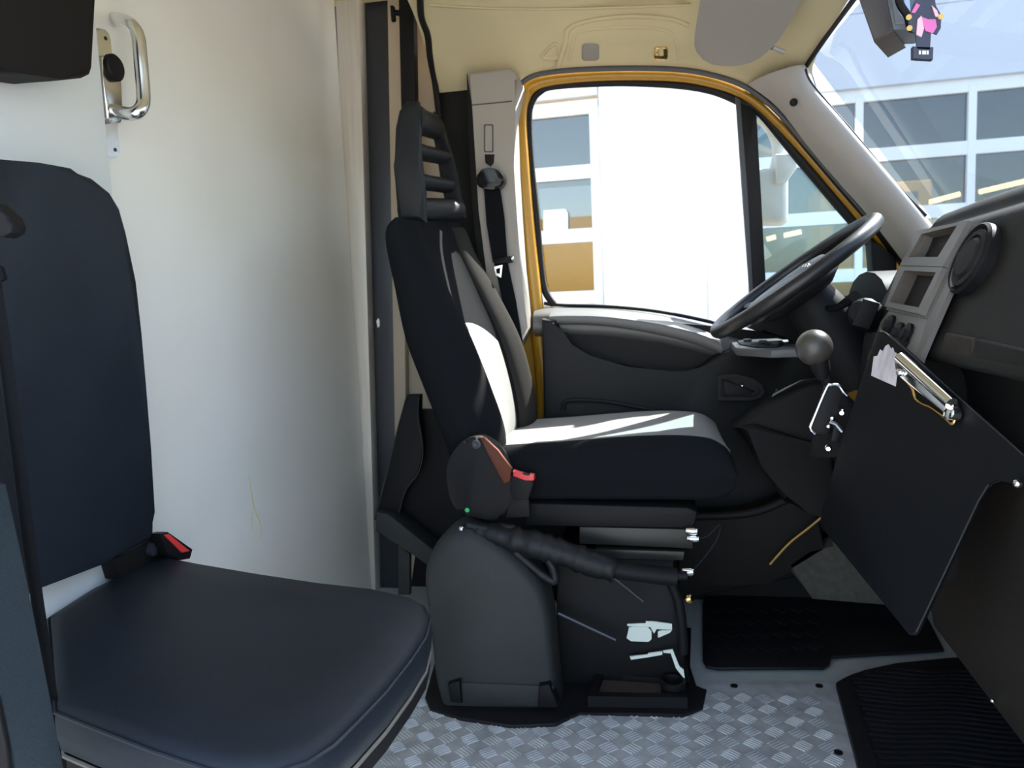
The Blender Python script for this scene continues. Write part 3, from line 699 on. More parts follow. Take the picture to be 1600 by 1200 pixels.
# passenger/centre body: profile in x,z swept in y
prof = [(.74, 1.024), (.66, 1.024), (.60, 1.021), (.568, 1.015), (.550, 1.001), (.541, .984), (.515, .967), (.505, .93), (.478, .86), (.452, .80), (.436, .765), (.445, .748), (.50, .735), (.515, .68), (.505, .64), (.52, .60), (.60, .58), (.74, .58)]
ys = [.45, .8, 1.2, 1.45, 1.62, 1.70, 1.73]
shr = [0, 0, 0, 0, 0, .01, .04]
rings = []
for y, s in zip(ys, shr):
    rings.append(cr([V((x+s*(1 if x < .6 else 0), y, z-(s*1.2 if z > .9 else 0)-(.012*max(0, y-1.3)/.3 if z > .95 else 0))) for x, z in prof], 3))
obj('dash_body', B().loft(rings), DASHP, da, smooth=50)
# driver's half: lower shelf with instrument hood
prof2 = [(.74, .87), (.64, .868), (.56, .858), (.525, .845), (.51, .82), (.515, .77), (.52, .70), (.54, .60), (.74, .58)]
rings = [cr([V((x, y, z)) for x, z in prof2], 3) for y in (1.60, 1.7, 1.9, 2.05, 2.17)]
obj('driver_side_body', B().loft(rings), DASHP, da, smooth=50)
hood = []
for k in range(9):
    a = math.pi*k/8
    hood.append((1.84-.16*math.cos(a), .835+.068*math.sin(a)))
obj('instrument_hood', B().loft([[V((x, y, z)) for y, z in hood] for x in (.485, .53, .60, .66)]), BLACKP, da, smooth=60)
# silver console with two openings on the tilted face
cA, cB, cC = U(1435, 360, y=1.56), U(1520, 345, y=1.31), U(1430, 545, y=1.31)
PL = plane3(cA, cB, cC)
def K(pts, lift=0):
    n = PL[1] if PL[1].x < 0 else -PL[1]
    return [UP(a, b, PL)+n*(lift-.009) for a, b in pts]
KN = PL[1] if PL[1].x < 0 else -PL[1]
outer = [(1436, 363), (1514, 344), (1521, 350), (1519, 358), (1447, 490), (1440, 496), (1385, 482), (1386, 474)]
rim1o = K([(1437, 361), (1521, 344), (1474, 408), (1412, 407)], .0)
c = SILVERP
def cell(o4, i4, depth, floorm, wallm, name, lo=.012):
    O = K(o4, lo); I = K(i4, lo)
    t = obj(name, B().ring(O, I, -KN*(lo+.02)), SILVERP, cons)
    I2 = [p-KN*depth for p in I]
    b = B(); n = 4
    a1 = [b.b.verts.new(p-KN*.001) for p in I]; a2 = [b.b.verts.new(p) for p in I2]
    for i in range(4): b._f([a1[i], a1[(i+1) % 4], a2[(i+1) % 4], a2[i]])
    b._f(a2)
    obj('opening_well', b, wallm, t, smooth=0)
    return t, I2
cons = obj('console', B().prism(K([(1386, 481), (1444, 495), (1430, 560), (1425, 570), (1350, 560), (1372, 500)], .004), -KN*.012, bev=.003), SILVERP, da, label='silver centre console panel')
obj('console_surround', B().ring(K([(1433, 362), (1521, 343), (1482, 418), (1445, 497), (1382, 483), (1408, 416)], .006), K([(1444, 367), (1500, 354), (1470, 410), (1440, 482), (1394, 473), (1420, 412)], .006), -KN*.07), SILVERP, cons)
BEIGED = mat('console_well_beige', (.34, .28, .23), .6)
cell([(1436, 362), (1518, 346), (1478, 418), (1410, 416)], [(1444, 367), (1500, 354), (1470, 403), (1424, 403)], .05, BEIGED, BEIGED, 'upper_opening', .014)
t, I2 = cell([(1409, 417), (1478, 419), (1443, 493), (1386, 480)], [(1417, 424), (1467, 427), (1440, 482), (1394, 473)], .06, BLACKP, BEIGED, 'radio_opening', .014)
obj('radio_slot_back', B().prism(K([(1424, 425), (1468, 427), (1441, 483), (1400, 476)], -.045), -KN*.005), RUBBER, t)
for a, b in ((1400, 520), (1387, 508), (1414, 522)):
    p = K([(a, b)], .006)[0]
    obj('heater_dial', B().lathe(p, KN, [(.020, -.004), (.020, .004), (.012, .006), (.010, .009), (.0005, .009)], 24), BLACKP, cons)
obj('console_side', B().prism(K([(1517, 352), (1524, 350), (1450, 520), (1428, 572), (1424, 568), (1444, 500)], .005), -KN*.008), SILVERP, cons)
# round vent
DFP = plane3(V((.5045, 1, .93)), V((.4775, 1, .86)), V((.5045, 1.4, .93)))
vn = DFP[1] if DFP[1].x < 0 else -DFP[1]
vc = UP(1530, 408, DFP)+vn*.014
vt = obj('round_vent', B().lathe(vc, vn, [(.056, -.02), (.056, .000), (.052, .004), (.048, -.002), (.044, .003), (.036, .004), (.033, .000), (.0005, .000)], 40), BLACKP, da, label='round black air vent')
obj('vent_disc', B().lathe(vc+vn*.006, vn, [(.032, -.004), (.028, .001), (.0005, .003)], 32), DASHP, vt)
# shelf line under the vent and lower brown panel
obj('shelf_gap', B().tube(cr([U(1452, 506, x=.462), U(1520, 520, x=.462), U(1600, 545, x=.462), V((.462, .6, .80))], 5), .005, 8), RUBBER, da)
obj('glovebox_lid', B().prism(px([(1476, 520), (1518, 529), (1517, 566), (1466, 556)], x=.437), (.03, 0, 0), bev=.004), BROWNP, da)
obj('glovebox_lid', B().prism(px([(1523, 530), (1680, 566), (1680, 620), (1521, 568)], x=.437), (.03, 0, 0), bev=.004), DASHP, da)
bpn = [V((.50, .45, .235)), V((.50, 1.10, .232)), V((.50, 1.46, .240)), V((.505, 1.52, .30)), V((.51, 1.50, .52)), V((.51, 1.40, .66)), V((.51, .45, .68))]
obj('lower_panel', B().prism(bpn, (.10, 0, 0), bev=.02, seg=3), BROWNP, da, label='brown-grey lower panel')
obj('panel_screw', B().ball(U(1551, 1095, x=.497), .0035), CHROME, da)
# centre tunnel under the console and driver side kick panel
obj('lower_console', B().prism([V((.40, 1.36, .60)), V((.42, 1.36, .78)), V((.60, 1.36, .80)), V((.60, 1.36, .35)), V((.48, 1.36, .36))], (0, .26, 0), bev=.015), BLACKP, da)
kp_ = [(1146, 668), (1200, 628), (1262, 600), (1320, 590), (1340, 700), (1330, 830), (1268, 795), (1225, 785), (1212, 760), (1190, 712)]
obj('kick_panel', B().prism(px(kp_, y=1.98), (0, .10, 0), bev=.015, seg=3), DASHP, da)
obj('kick_ledge', B().prism(px([(1158, 668), (1180, 664), (1262, 690), (1300, 700), (1320, 830), (1262, 790), (1225, 782), (1190, 730)], y=1.955), (0, .05, 0), bev=.012, seg=3), DASHP, da)

obj('knee_panel', B().prism(px([(1168, 512), (1215, 478), (1262, 462), (1330, 462), (1385, 470), (1390, 600), (1255, 560), (1245, 528), (1190, 520)], y=2.0), (0, .10, 0), bev=.008), BLACKP, da)
# steering wheel and column
sw = thing('steering_wheel', 'black steering wheel tilted before the driver seat', 'steering wheel', U(1240, 432, y=1.85))
a_, b_ = U(1121, 518, y=1.85), U(1362, 345, y=1.85)
ctr = (a_+b_)*.5; ax1 = (b_-a_)*.5; R = ax1.length; ax1.normalize(); ax2 = V((0, 1, 0)); nrm = ax1.cross(ax2)
if nrm.x > 0: nrm = -nrm
ax2 = (V((0, 1, 0))).normalized()
RY = R*.97
rim = [ctr+ax1*R*math.cos(2*math.pi*k/56)+ax2*RY*math.sin(2*math.pi*k/56) for k in range(56)]
WHL = mat('steering_wheel_rubber', (.014, .0135, .0135), .38, bump=.1, bscale=400)
obj('rim', B().tube(rim, .0165, 14, closed=True), WHL, sw, smooth=80)
hubc = ctr-nrm*.024
obj('hub', B().loft([[hubc+nrm*h+ax1*.118*s*math.cos(2*math.pi*k/24)*(1.15 if math.cos(2*math.pi*k/24) < 0 else .8)+ax2*.105*s*math.sin(2*math.pi*k/24) for k in range(24)] for s, h in ((.7, -.03), (1, -.01), (1, .012), (.85, .028), (.3, .033))]), WHL, sw, smooth=60)
for ang in (20, 160, 215, 325):
    a = math.radians(ang)
    d = ax2*math.cos(a)+ax1*math.sin(a)*(1 if ang < 180 else 1)
    d2 = d.cross(nrm)
    p0 = hubc+d*.06; p1 = ctr+d*(R-.008)
    obj('spoke', B().tube(cr([p0, p0.lerp(p1, .5)-nrm*.006, p1], 4), [.024, .022, .02, .019, .018, .016, .015, .014, .013], 10, flat=(.4, 1), up=nrm), WHL, sw)
for q in (-.03, .0):
    obj('wheel_button', B().ball(hubc+nrm*.03+ax1*.03+ax2*(q-.03), .006), CHROME, sw)
colp = [hubc-nrm*.02, hubc-nrm*.14, hubc-nrm*.24+V((0, 0, -.02))]
obj('column_shroud', B().tube(cr(colp, 5), [.05, .055, .06, .064, .066, .068, .07, .072, .074, .075, .075], 16), BLACKP, sw)
sp_ = hubc-nrm*.07
obj('stalk', B().tube([sp_, sp_+V((.02, -.12, .01)), sp_+V((.03, -.20, .03))], [.007, .008, .012], 10), BLACKP, sw)
obj('stalk', B().tube([sp_, sp_+V((.02, .12, .01)), sp_+V((.03, .20, .03))], [.007, .008, .012], 10), BLACKP, sw)
ig = U(1350, 490, y=1.62)
obj('ignition_switch', B().lathe(ig, (-.5, -.8, .2), [(.03, -.08), (.032, 0), (.024, .01), (.02, .03), (.0005, .03)], 16), BLACKP, sw)
obj('ignition_key', B().prism([ig+V((-.03, -.03, -.02)), ig+V((-.01, -.03, .03)), ig+V((.02, -.03, .02)), ig+V((0, -.03, -.03))], (0, -.008, 0), bev=.002), BLACKP, sw)

# gear lever
gv = thing('gear_lever', 'gear lever with a round grey knob beside the console', 'gear lever', U(1305, 640, y=1.5))
kb = U(1272, 543, y=1.5)
KNOB = mat('grey_gear_knob', (.055, .050, .042), .35)
obj('knob', B().ball(kb, .033, (1, 1, 1.02), 28, 18), KNOB, gv, label='round grey knob')
obj('knob_collar', B().lathe(kb+V((.010, 0, -.03)), (.25, 0, -1), [(.018, -.006), (.016, .012), (.011, .03)], 18), BLACKP, gv)
obj('stick', B().tube([kb+V((.010, 0, -.03)), U(1295, 600, y=1.5), U(1318, 650, y=1.5)], [.010, .011, .013], 12), BLACKP, gv)
obj('boot', B().lathe(U(1318, 655, y=1.5), (-.25, 0, 1), [(.075, -.05), (.06, -.02), (.045, 0), (.03, .02), (.014, .05)], 24), BLACKP, gv)

# phone bracket
pb = thing('phone_bracket', 'small black device bracket with chrome trim beside the black board', 'bracket', U(1295, 680, y=1.38))
R1 = px([(1291, 606), (1299, 601), (1312, 603), (1318, 612), (1310, 650), (1296, 678), (1288, 682), (1268, 678), (1266, 668)], y=1.38)
obj('bracket_case', B().prism(R1, (0, .02, 0), bev=.005), BLACKP, pb)
obj('bracket_trim', B().tube(cr(px([(1274, 678), (1267, 670), (1270, 658), (1291, 608), (1298, 602), (1310, 602), (1318, 612), (1324, 618)], y=1.378), 4), .0026, 8), CHROME, pb, label='thin chrome trim')
for a, b, r in ((1315, 645, .006), (1300, 653, .004), (1294, 666, .004), (1294, 701, .006)):
    obj('bracket_screw', B().lathe(U(a, b, y=1.372), (-.2, -1, 0), [(r, -.01), (r, .001), (r*.6, .004), (.0005, .0045)], 14), CHROME, pb)
obj('bracket_lever', B().tube(px([(1296, 658), (1306, 662), (1316, 674)], y=1.374), .004, 8), HANDLE, pb)
obj('bracket_arm', B().prism(px([(1302, 668), (1316, 672), (1312, 692), (1298, 690)], y=1.376), (0, .03, 0), bev=.003), BLACKP, pb)

# black clip board
BD = plane3(U(1375, 515, y=1.34), U(1600, 715, y=1.06), U(1427, 993, y=1.13))
BN = BD[1] if BD[1].dot(CAM-BD[0]) > 0 else -BD[1]
def Kb(pts, lift=0): return [UP(a, b, BD)+BN*lift for a, b in pts]
cbd = thing('clip_board', 'large black board with a chrome clip fixed before the dashboard', 'clipboard', UP(1430, 990, BD))
BOARD = mat('black_board', (.006, .0065, .008), .4, spec=.15)
shape = [(1368, 522), (1373, 517), (1382, 519), (1400, 532), (1600, 712), (1650, 757), (1640, 775), (1600, 757), (1560, 749), (1545, 754), (1537, 766), (1529, 782), (1434, 985), (1429, 993), (1420, 992), (1285, 826), (1281, 815), (1284, 800), (1318, 680)]
bo = obj('board', B().prism(Kb(shape), -BN*.006, bev=.0015), BOARD, cbd)
obj('bright_edge', B().tube(Kb([(1545, 757), (1529, 783), (1482, 883), (1432, 988)], .0005), .0012, 6), GREYP, cbd, label='pale right edge')  # thin grey bead, paler than the board face
obj('bright_edge', B().tube(Kb([(1376, 516), (1384, 520), (1400, 533), (1500, 622), (1600, 711)], .0005), .0012, 6), GREYP, cbd)
pp = [(1362, 587), (1366, 557), (1372, 556), (1376, 546), (1380, 549), (1384, 541), (1389, 538), (1393, 545), (1396, 543), (1398, 550), (1402, 552), (1400, 560), (1403, 566), (1400, 572), (1403, 580), (1400, 604)]
obj('torn_paper', B().prism(Kb(pp, .0012), -BN*.001), PAPER, cbd, smooth=0, label='torn pale paper sticker')
cl = obj('clip', B().prism(Kb([(1409, 568), (1420, 560), (1426, 562), (1503, 632), (1504, 638), (1497, 650), (1488, 648), (1413, 588)], .016), -BN*.012, bev=.002), CHROME, cbd, label='chrome spring clip')
obj('clip_roll', B().tube(Kb([(1422, 562), (1504, 634)], .020), .009, 12), CHROME, cl)
obj('clip_wire', B().tube(cr(Kb([(1412, 570), (1409, 582), (1430, 605), (1436, 622), (1446, 632), (1460, 638), (1480, 652), (1494, 664), (1500, 652), (1502, 640)], .008), 4), .0022, 8), BRASS, cl)
obj('clip_end', B().lathe(Kb([(1497, 648)], .012)[0], BN, [(.010, -.008), (.010, .006), (.006, .008), (.0005, .008)], 16), CHROME, cl)
obj('clip_rivet', B().ball(Kb([(1421, 585)], .018)[0], .006), CHROME, cl)
obj('board_screw', B().ball(Kb([(1594, 756)], .004)[0], .006), CHROME, cbd)

# floor mats on the driver's side and the step mat
dm = thing('driver_floor_mat', 'black rubber mat with diamond relief on the driver floor', 'mat', U(1200, 985, z=.004))
mp = [U(a, b, z=.010) for a, b in [(1098, 945), (1100, 935), (1108, 931), (1260, 924), (1278, 926), (1290, 932), (1360, 928), (1430, 926), (1475, 1014), (1410, 1018), (1298, 1024), (1296, 1036), (1286, 1042), (1120, 1043), (1104, 1040), (1098, 1030)]]
obj('mat_sheet', B().prism(mp, (0, 0, -.008), bev=.002), MATB, dm)
for k, yy in enumerate((952, 971, 991, 1011)):
    for q in range(7):
        a = 1116+q*26+(k % 2)*3
        c0 = U(a, yy, z=.0105)
        obj('mat_diamond', B().prism([c0+V((-.022, 0, 0)), c0+V((0, -.03, 0)), c0+V((.022, 0, 0)), c0+V((0, .03, 0))], (0, 0, .004), bev=.0015), MATB, dm)
stp = thing('step_mat', 'ribbed black rubber step mat in the lower right corner', 'mat', U(1450, 1120, z=0))
smo = [U(a, b, z=.012) for a, b in [(1306, 1068), (1330, 1054), (1350, 1046), (1400, 1036), (1480, 1028), (1600, 1020), (1700, 1150), (1700, 1330), (1395, 1330), (1345, 1215)]]
obj('mat_sheet', B().prism(smo, (0, 0, -.012), bev=.003), MATR, stp)
x0, x1, y0, y1 = .43, .86, 1.30, 1.80
rb = 0
for k in range(26):
    y = 1.80-k*.018
    if y > 1.765: continue
    xs = .385-.105*(1.711-y)+.006*math.sin(k*2.1) if y < 1.711 else .395+(y-1.711)*1.3
    xe = .74
    P = [V((xs+.045+(xe-xs-.045)*i/8, y+.006*math.sin(i*1.3+k*.2), .0125)) for i in range(9)]
    obj('mat_rib', B().tube(P, .0035, 6, flat=(.8, 1.3)), MATR, stp)
obj('mat_border', B().prism([U(a, b, z=.013) for a, b in [(1306, 1069), (1326, 1058), (1340, 1100), (1378, 1225), (1346, 1225), (1334, 1170)]], (0, 0, .004), bev=.001), MATR, stp)
# carpet of the footwell
struct(obj('trim_5', B().prism(px([(1225, 880), (1268, 868), (1300, 848), (1340, 835), (1420, 950), (1270, 938), (1262, 925)], y=2.02), (0, .06, .0), bev=.01), CARPET), 'grey footwell carpet below the kick panel')

# ------------------------------------------------------------------ jump seat
js = thing('fold_down_chair', 'fold-down jump seat in black vinyl on the white bulkhead', 'seat', (-.6, .9, .38))
bk_ = [(-60, 240), (0, 249), (60, 254), (110, 263), (150, 277), (176, 298), (192, 325), (203, 365), (212, 440), (221, 520), (228, 600), (236, 700), (242, 800), (245, 832), (238, 846), (160, 882), (66, 918), (20, 940), (-60, 980)]
obj('backrest', B().prism(px(bk_, x=-.765), (-.055, 0, 0), bev=.014, seg=4), VINYL, js, smooth=60)
CZ0 = plane3(V((-.80, .9, .47)), V((-.80, 1.2, .47)), V((-.33, .9, .405)))
def Kc(pts, lift=0): return [UP(a, b, CZ0)+V((0, 0, lift)) for a, b in pts]
cu = [(76, 962), (150, 915), (225, 880), (246, 868), (300, 879), (400, 896), (500, 911), (590, 921), (640, 932), (662, 944), (671, 962), (664, 990), (640, 1026), (600, 1076), (555, 1122), (520, 1156), (480, 1182), (430, 1196), (380, 1200), (330, 1194), (240, 1165), (150, 1130), (88, 1105)]
top = Kc(cu)
ccen = sum(top, V())/len(top)
def shrink(P, k, dz): return [ccen+(p-ccen)*k+V((0, 0, dz)) for p in P]
obj('cushion', B().loft([shrink(top, .97, -.055), shrink(top, 1.0, -.05), shrink(top, 1.012, -.03), shrink(top, 1.004, -.008), shrink(top, .985, .0), shrink(top, .93, .006), shrink(top, .6, .011), shrink(top, .1, .012)]), VINYL, js, smooth=60)
obj('cushion_piping', B().tube(shrink(top, 1.006, -.006), .0022, 6, closed=True), PIPING, js)
obj('cushion_board', B().loft([shrink(top, .985, -.083), shrink(top, .985, -.060)]), BLACKP, js, smooth=30)
obj('board_edging', B().tube(shrink(top, .99, -.058), .0028, 6, closed=True), mat('edge_bead', (.16, .155, .14), .5, metal=.3), js)
obj('hinge_bracket', B().prism(px([(180, 872), (244, 838), (258, 862), (250, 880), (190, 905)], x=-.80), (-.03, 0, 0), bev=.004), BLACKP, js)
obj('hinge_bolt', B().lathe(U(238, 858, x=-.797), (1, 0, 0), [(.012, -.004), (.011, .004), (.006, .006), (.0005, .006)], 16), STEEL, js)
jb = obj('buckle', B().prism(px([(250, 834), (264, 831), (302, 858), (298, 873), (280, 876), (262, 866)], x=-.775), (-.025, 0, 0), bev=.003), BLACKP, js)
obj('red_button', B().prism(px([(257, 836), (265, 834), (298, 861), (285, 864)], x=-.773), (-.02, 0, 0), bev=.002), RED, jb, label='red release button')
# padded block above
tag(obj('padded_block', B().prism(px([(-60, -60), (146, -60), (148, 0), (149, 108), (146, 117), (138, 121), (95, 124), (40, 116), (0, 108), (-60, 95)], x=-.755), (-.07, 0, 0), bev=.012, seg=3), mat('black_pad_vinyl', (.010, .009, .009), .65, spec=.15, bump=.2, bscale=700)), 'black padded head block above the jump seat', 'headrest')
# belt at the left edge
lbt = thing('jump_seat_belt', 'double black seat belt webbing at the left frame edge', 'seat belt', U(60, 1000, y=.70))
def strap(pts, wd, y0):
    P = cr(px(pts, y=y0), 6)
    obj('webbing', B().tube(P, wd, 8, flat=(.12, 1), up=(.25, -1, 0)), WEB, lbt)
strap([(-16, 395), (4, 520), (26, 690), (50, 880), (76, 1060), (100, 1230)], .0070, .715)
strap([(-42, 430), (-20, 540), (3, 690), (30, 890), (58, 1060), (84, 1230)], .0065, .705)
obj('belt_guide', B().prism(px([(-60, 300), (-8, 318), (8, 336), (19, 352), (17, 364), (4, 371), (-60, 350)], y=.66), (0, .02, 0), bev=.004), BLACKP, lbt)
obj('webbing_fold', B().prism(px([(-20, 405), (2, 418), (7, 436), (0, 440), (-20, 432)], y=.70), (0, .004, 0)), WEB, lbt)
GP = mat('blue_grey_pillar_plastic', (.024, .036, .044), .5, spec=.25, noise=.2, nscale=300, bump=.4, bscale=600)
GP2 = mat('dark_pillar_plastic', (.009, .011, .017), .5, spec=.25, noise=.3, nscale=300, bump=.4, bscale=600)
rp = structE('trim_6', 'blue-grey passenger side pillar trim at the left frame edge', U(30, 1000, y=.56))
obj('pillar_face', B().prism(px([(-80, 700), (-24, 745), (2, 870), (30, 1010), (68, 1230), (-80, 1230)], y=.60), (0, -.05, 0), bev=.002), GP2, rp)
obj('pillar_edge', B().prism(px([(-24, 745), (10, 756), (38, 890), (70, 1050), (106, 1230), (68, 1230), (30, 1010), (2, 870)], y=.60), (0, -.049, 0), bev=.002), GP, rp)
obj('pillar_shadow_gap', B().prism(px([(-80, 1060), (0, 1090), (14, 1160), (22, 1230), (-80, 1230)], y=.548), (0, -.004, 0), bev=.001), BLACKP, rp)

# ------------------------------------------------------------------ sun visor, mirror, air freshener
VP = plane3(U(1120, 100, y=2.02), U(1093, 0, y=1.86), U(1235, 30, y=1.86))
vz = thing('sun_visor', 'grey sun visor folded up against the cream headliner', 'visor', UP(1150, 60, VP))
VN = VP[1] if VP[1].dot(CAM-VP[0]) > 0 else -VP[1]
pts2 = [(p.x, p.y) for p in cr([V((a, b, 0)) for a, b in [(1100, -60), (1094, 0), (1086, 50), (1086, 75), (1098, 95), (1120, 102), (1150, 103), (1178, 96), (1200, 80), (1222, 55), (1252, 0), (1280, -60)]], 3)]
obj('visor_panel', B().prism([UP(a, b, VP) for a, b in pts2], -VN*.016, bev=.005, seg=3), VISOR, vz)
obj('visor_arm', B().tube([UP(1205, 78, VP)-VN*.008, UP(1222, 92, VP)-VN*.02], .006, 8), VISOR, vz)
mb = thing('mirror_camera', 'dark boxy mirror housing hanging at the top of the windscreen', 'mirror', U(1385, 40, y=1.35))
n0 = px([(1328, -40), (1365, 65), (1395, 48), (1376, -40)], y=1.30)
obj('housing', B().prism(n0, V((.05, .10, 0)), bev=.004), mat('brown_black_plastic', (.05, .042, .04), .5), mb)
obj('front_bezel', B().prism(px([(1376, -40), (1395, 47), (1422, 46), (1440, 40), (1425, -40)], y=1.31), V((.03, .08, 0)), bev=.003), mat('blue_grey_plastic', (.13, .15, .18), .35), mb)
obj('lens_glass', B().prism(px([(1390, -20), (1400, 38), (1424, 36), (1420, -20)], y=1.305), (0, .004, 0)), mat('pale_lens', (.45, .5, .55), .1, metal=.6), mb)
obj('cable', B().tube(cr(px([(1400, -30), (1406, 5), (1418, 25), (1424, 45), (1436, 40)], y=1.29), 4), .006, 8), BLACKP, mb)
obj('mount_stalk', B().tube([U(1385, -30, y=1.38), U(1390, -60, y=1.39)+V((.02, 0, .04)), wpt(.97, 1.40)], .012, 10), BLACKP, mb)
af = thing('air_freshener', 'pink and black hanging card air freshener before the windscreen', 'air freshener', U(1443, 90, y=1.26))
ya = 1.255
obj('card', B().prism(px([(1420, 30), (1428, 4), (1436, -10), (1460, -10), (1462, 8), (1471, 24), (1470, 44), (1464, 54), (1455, 50), (1453, 77), (1433, 76), (1430, 52), (1421, 46)], y=ya), (0, .003, 0)), NAVYC, af, smooth=0)
obj('pink_patch', B().prism(px([(1440, 26), (1450, 30), (1462, 30), (1464, 42), (1458, 52), (1446, 48)], y=ya-.002), (0, .002, 0)), PINK, af, smooth=0)
obj('pale_patch', B().prism(px([(1434, 30), (1440, 24), (1444, 44), (1440, 58), (1432, 54)], y=ya-.002), (0, .002, 0)), PINKL, af, smooth=0)
obj('pale_patch', B().prism(px([(1424, 20), (1432, 5), (1438, 8), (1430, 20)], y=ya-.002), (0, .002, 0)), PINK, af, smooth=0)
obj('pale_patch', B().prism(px([(1456, 8), (1464, 16), (1468, 26), (1462, 26)], y=ya-.002), (0, .002, 0)), PINKL, af, smooth=0)
for a, b in ((1420, 27), (1421, 44), (1470, 26)):
    obj('gold_dot', B().lathe(U(a, b, y=ya-.001), (0, -1, 0), [(.004, -.001), (.004, .001), (.0005, .001)], 10), GOLDC, af)
lbx = obj('tag_block', B().prism(px([(1427, 72), (1459, 73), (1458, 93), (1427, 91)], y=ya), (0, .012, 0), bev=.001), NAVYC, af)
for a in (1436, 1441, 1444, 1448):
    obj('tag_letter', B().prism(px([(a, 79), (a+3, 79), (a+3, 85), (a, 85)], y=ya-.001), (0, .001, 0)), WHITE, lbx, smooth=0)
obj('hanger_string', B().tube(px([(1450, -5), (1446, -60)], y=ya), .001, 6), BLACKP, af)

# ------------------------------------------------------------------ outside
struct(obj('ground', B().box((0, 8, -.57), (80, 80, .04)), ASPH), 'sunlit concrete yard around the van')
mi = thing('door_mirror', 'pale side mirror on the driver door seen through the quarter window', 'mirror', U(1215, 300, y=2.55))
obj('mirror_housing', B().prism(px(rrect(1176, 262, 1230, 350, 14), y=2.52), (.02, .10, 0), bev=.015, seg=3), PALEM, mi)
obj('mirror_arm', B().tube(cr(px([(1214, 275), (1218, 235), (1205, 200), (1186, 182)], y=2.56), 4), [.03, .028, .026, .024, .022, .021, .02, .02, .02, .02, .02, .02, .02], 10), PALEM, mi)
obj('mirror_head', B().prism(px([(1212, 240), (1246, 238), (1246, 262), (1230, 284), (1214, 286)], y=2.50), (0, .08, 0), bev=.01), PALEM, mi)
# workshop facade, turned a little towards the camera on the right
FA = math.radians(-4)
FX = V((math.cos(FA), math.sin(FA), 0)); FY = V((-math.sin(FA), math.cos(FA), 0)); F0 = V((0, 7.35, 0))
FPL = (F0, FY)
def Fp(px_, py_): 
    p = UP(px_, py_, FPL); return (p-F0).dot(FX), p.z
def fw(u, z, d=0): return F0+FX*u+FY*d+V((0, 0, z))
bl = thing('workshop_building', 'white workshop building with glazed sectional doors opposite the van', 'building', F0+V((0, 0, -.55)))
def wallbox(name, u0, u1, z0, z1, d0, d1, m, parent, bev=0, lab=None):
    pts = [fw(u0, z0, d0), fw(u1, z0, d0), fw(u1, z1, d0), fw(u0, z1, d0)]
    return obj(name, B().prism(pts, FY*(d1-d0), bev=bev), m, parent, smooth=0, label=lab)
uL = Fp(938, 300)[0]; uM = Fp(1104, 300)[0]; uR = Fp(1176, 300)[0]
rows = [Fp(885, y_)[1] for y_ in (167, 269, 366, 466)]; pitch = (rows[0]-rows[3])/3
ztopL = Fp(885, 150)[1]
zr = [Fp(1522, y_)[1] for y_ in (129, 228)]
PITCH = zr[0]-zr[1]
G0 = -.55
PANELW = 2.6
wallbox('wall_panel', uL+.02, uM, G0, 4.6, -.10, .25, WALLW, bl, .01)
wallbox('wall_panel', uM, uR-.05, G0, 4.6, -.13, .25, WALLW, bl, .01)
ztR = zr[0]+.06
for k in range(4):
    z0 = ztR-.012+k*.612; 
    wallbox('cladding_sheet', uR-.04, uR+7.0, z0, z0+.61, 0, .2, mat('blue_white_cladding_%d' % k, (.60, .64, .70), .5), bl, .008)
ztL = Fp(885, 150)[1]
for k in range(4):
    z0 = ztL-.012+k*.612
    wallbox('cladding_sheet', uL-6, uL-.005, z0, z0+.61, 0, .2, WALLW, bl, .008)
wallbox('roof_edge', uL-6, uR+7, 4.55, 4.8, -.2, .6, WALLW, bl, .02)
def sect_door(u0, u1, ztop, pitch, nrow, cols, hfr, vfr, lab, grp=None):
    d = obj('sectional_door', B().prism([fw(u0, G0, .10), fw(u1, G0, .10), fw(u1, G0+.06, .10), fw(u0, G0+.06, .10)], FY*.05), FRAMEW, bl, smooth=0, label=lab)
    for r in range(nrow+1):
        z = ztop-r*pitch
        if z < G0: break
        obj('door_rail', B().prism([fw(u0, z-hfr/2, .06), fw(u1, z-hfr/2, .06), fw(u1, z+hfr/2, .06), fw(u0, z+hfr/2, .06)], FY*.06, bev=.006), FRAMEW, d, smooth=0)
        if r == nrow: break
        for a, b in zip(cols[:-1], cols[1:]):
            zz = max(z-pitch, G0)
            obj('door_pane', B().prism([fw(a, zz, .10), fw(b, zz, .10), fw(b, z, .10), fw(a, z, .10)], FY*.01), PANE, d, smooth=0)
    for c_ in cols:
        obj('door_mullion', B().prism([fw(c_-vfr/2, max(G0, ztop-nrow*pitch), .055), fw(c_+vfr/2, max(G0, ztop-nrow*pitch), .055), fw(c_+vfr/2, ztop, .055), fw(c_-vfr/2, ztop, .055)], FY*.07, bev=.006), FRAMEW, d, smooth=0)
    return d
lc = [uL-.05-1.2*k for k in (4, 3, 2, 1, 0)]
sect_door(uL-4.9, uL-.01, rows[0], pitch, 5, lc, .13, .085, 'left glazed door, yellow machine behind it')
m1 = Fp(1345, 190)[0]; m2 = Fp(1523, 190)[0]; mw = m2-m1
rc_ = [m1-mw]+[m1+mw*k for k in range(5)]
sect_door(uR-.04, rc_[-1], zr[0], PITCH, 5, [uR]+[c for c in rc_ if c > uR+.2], .115, .065, 'right glazed door seen through the windscreen')
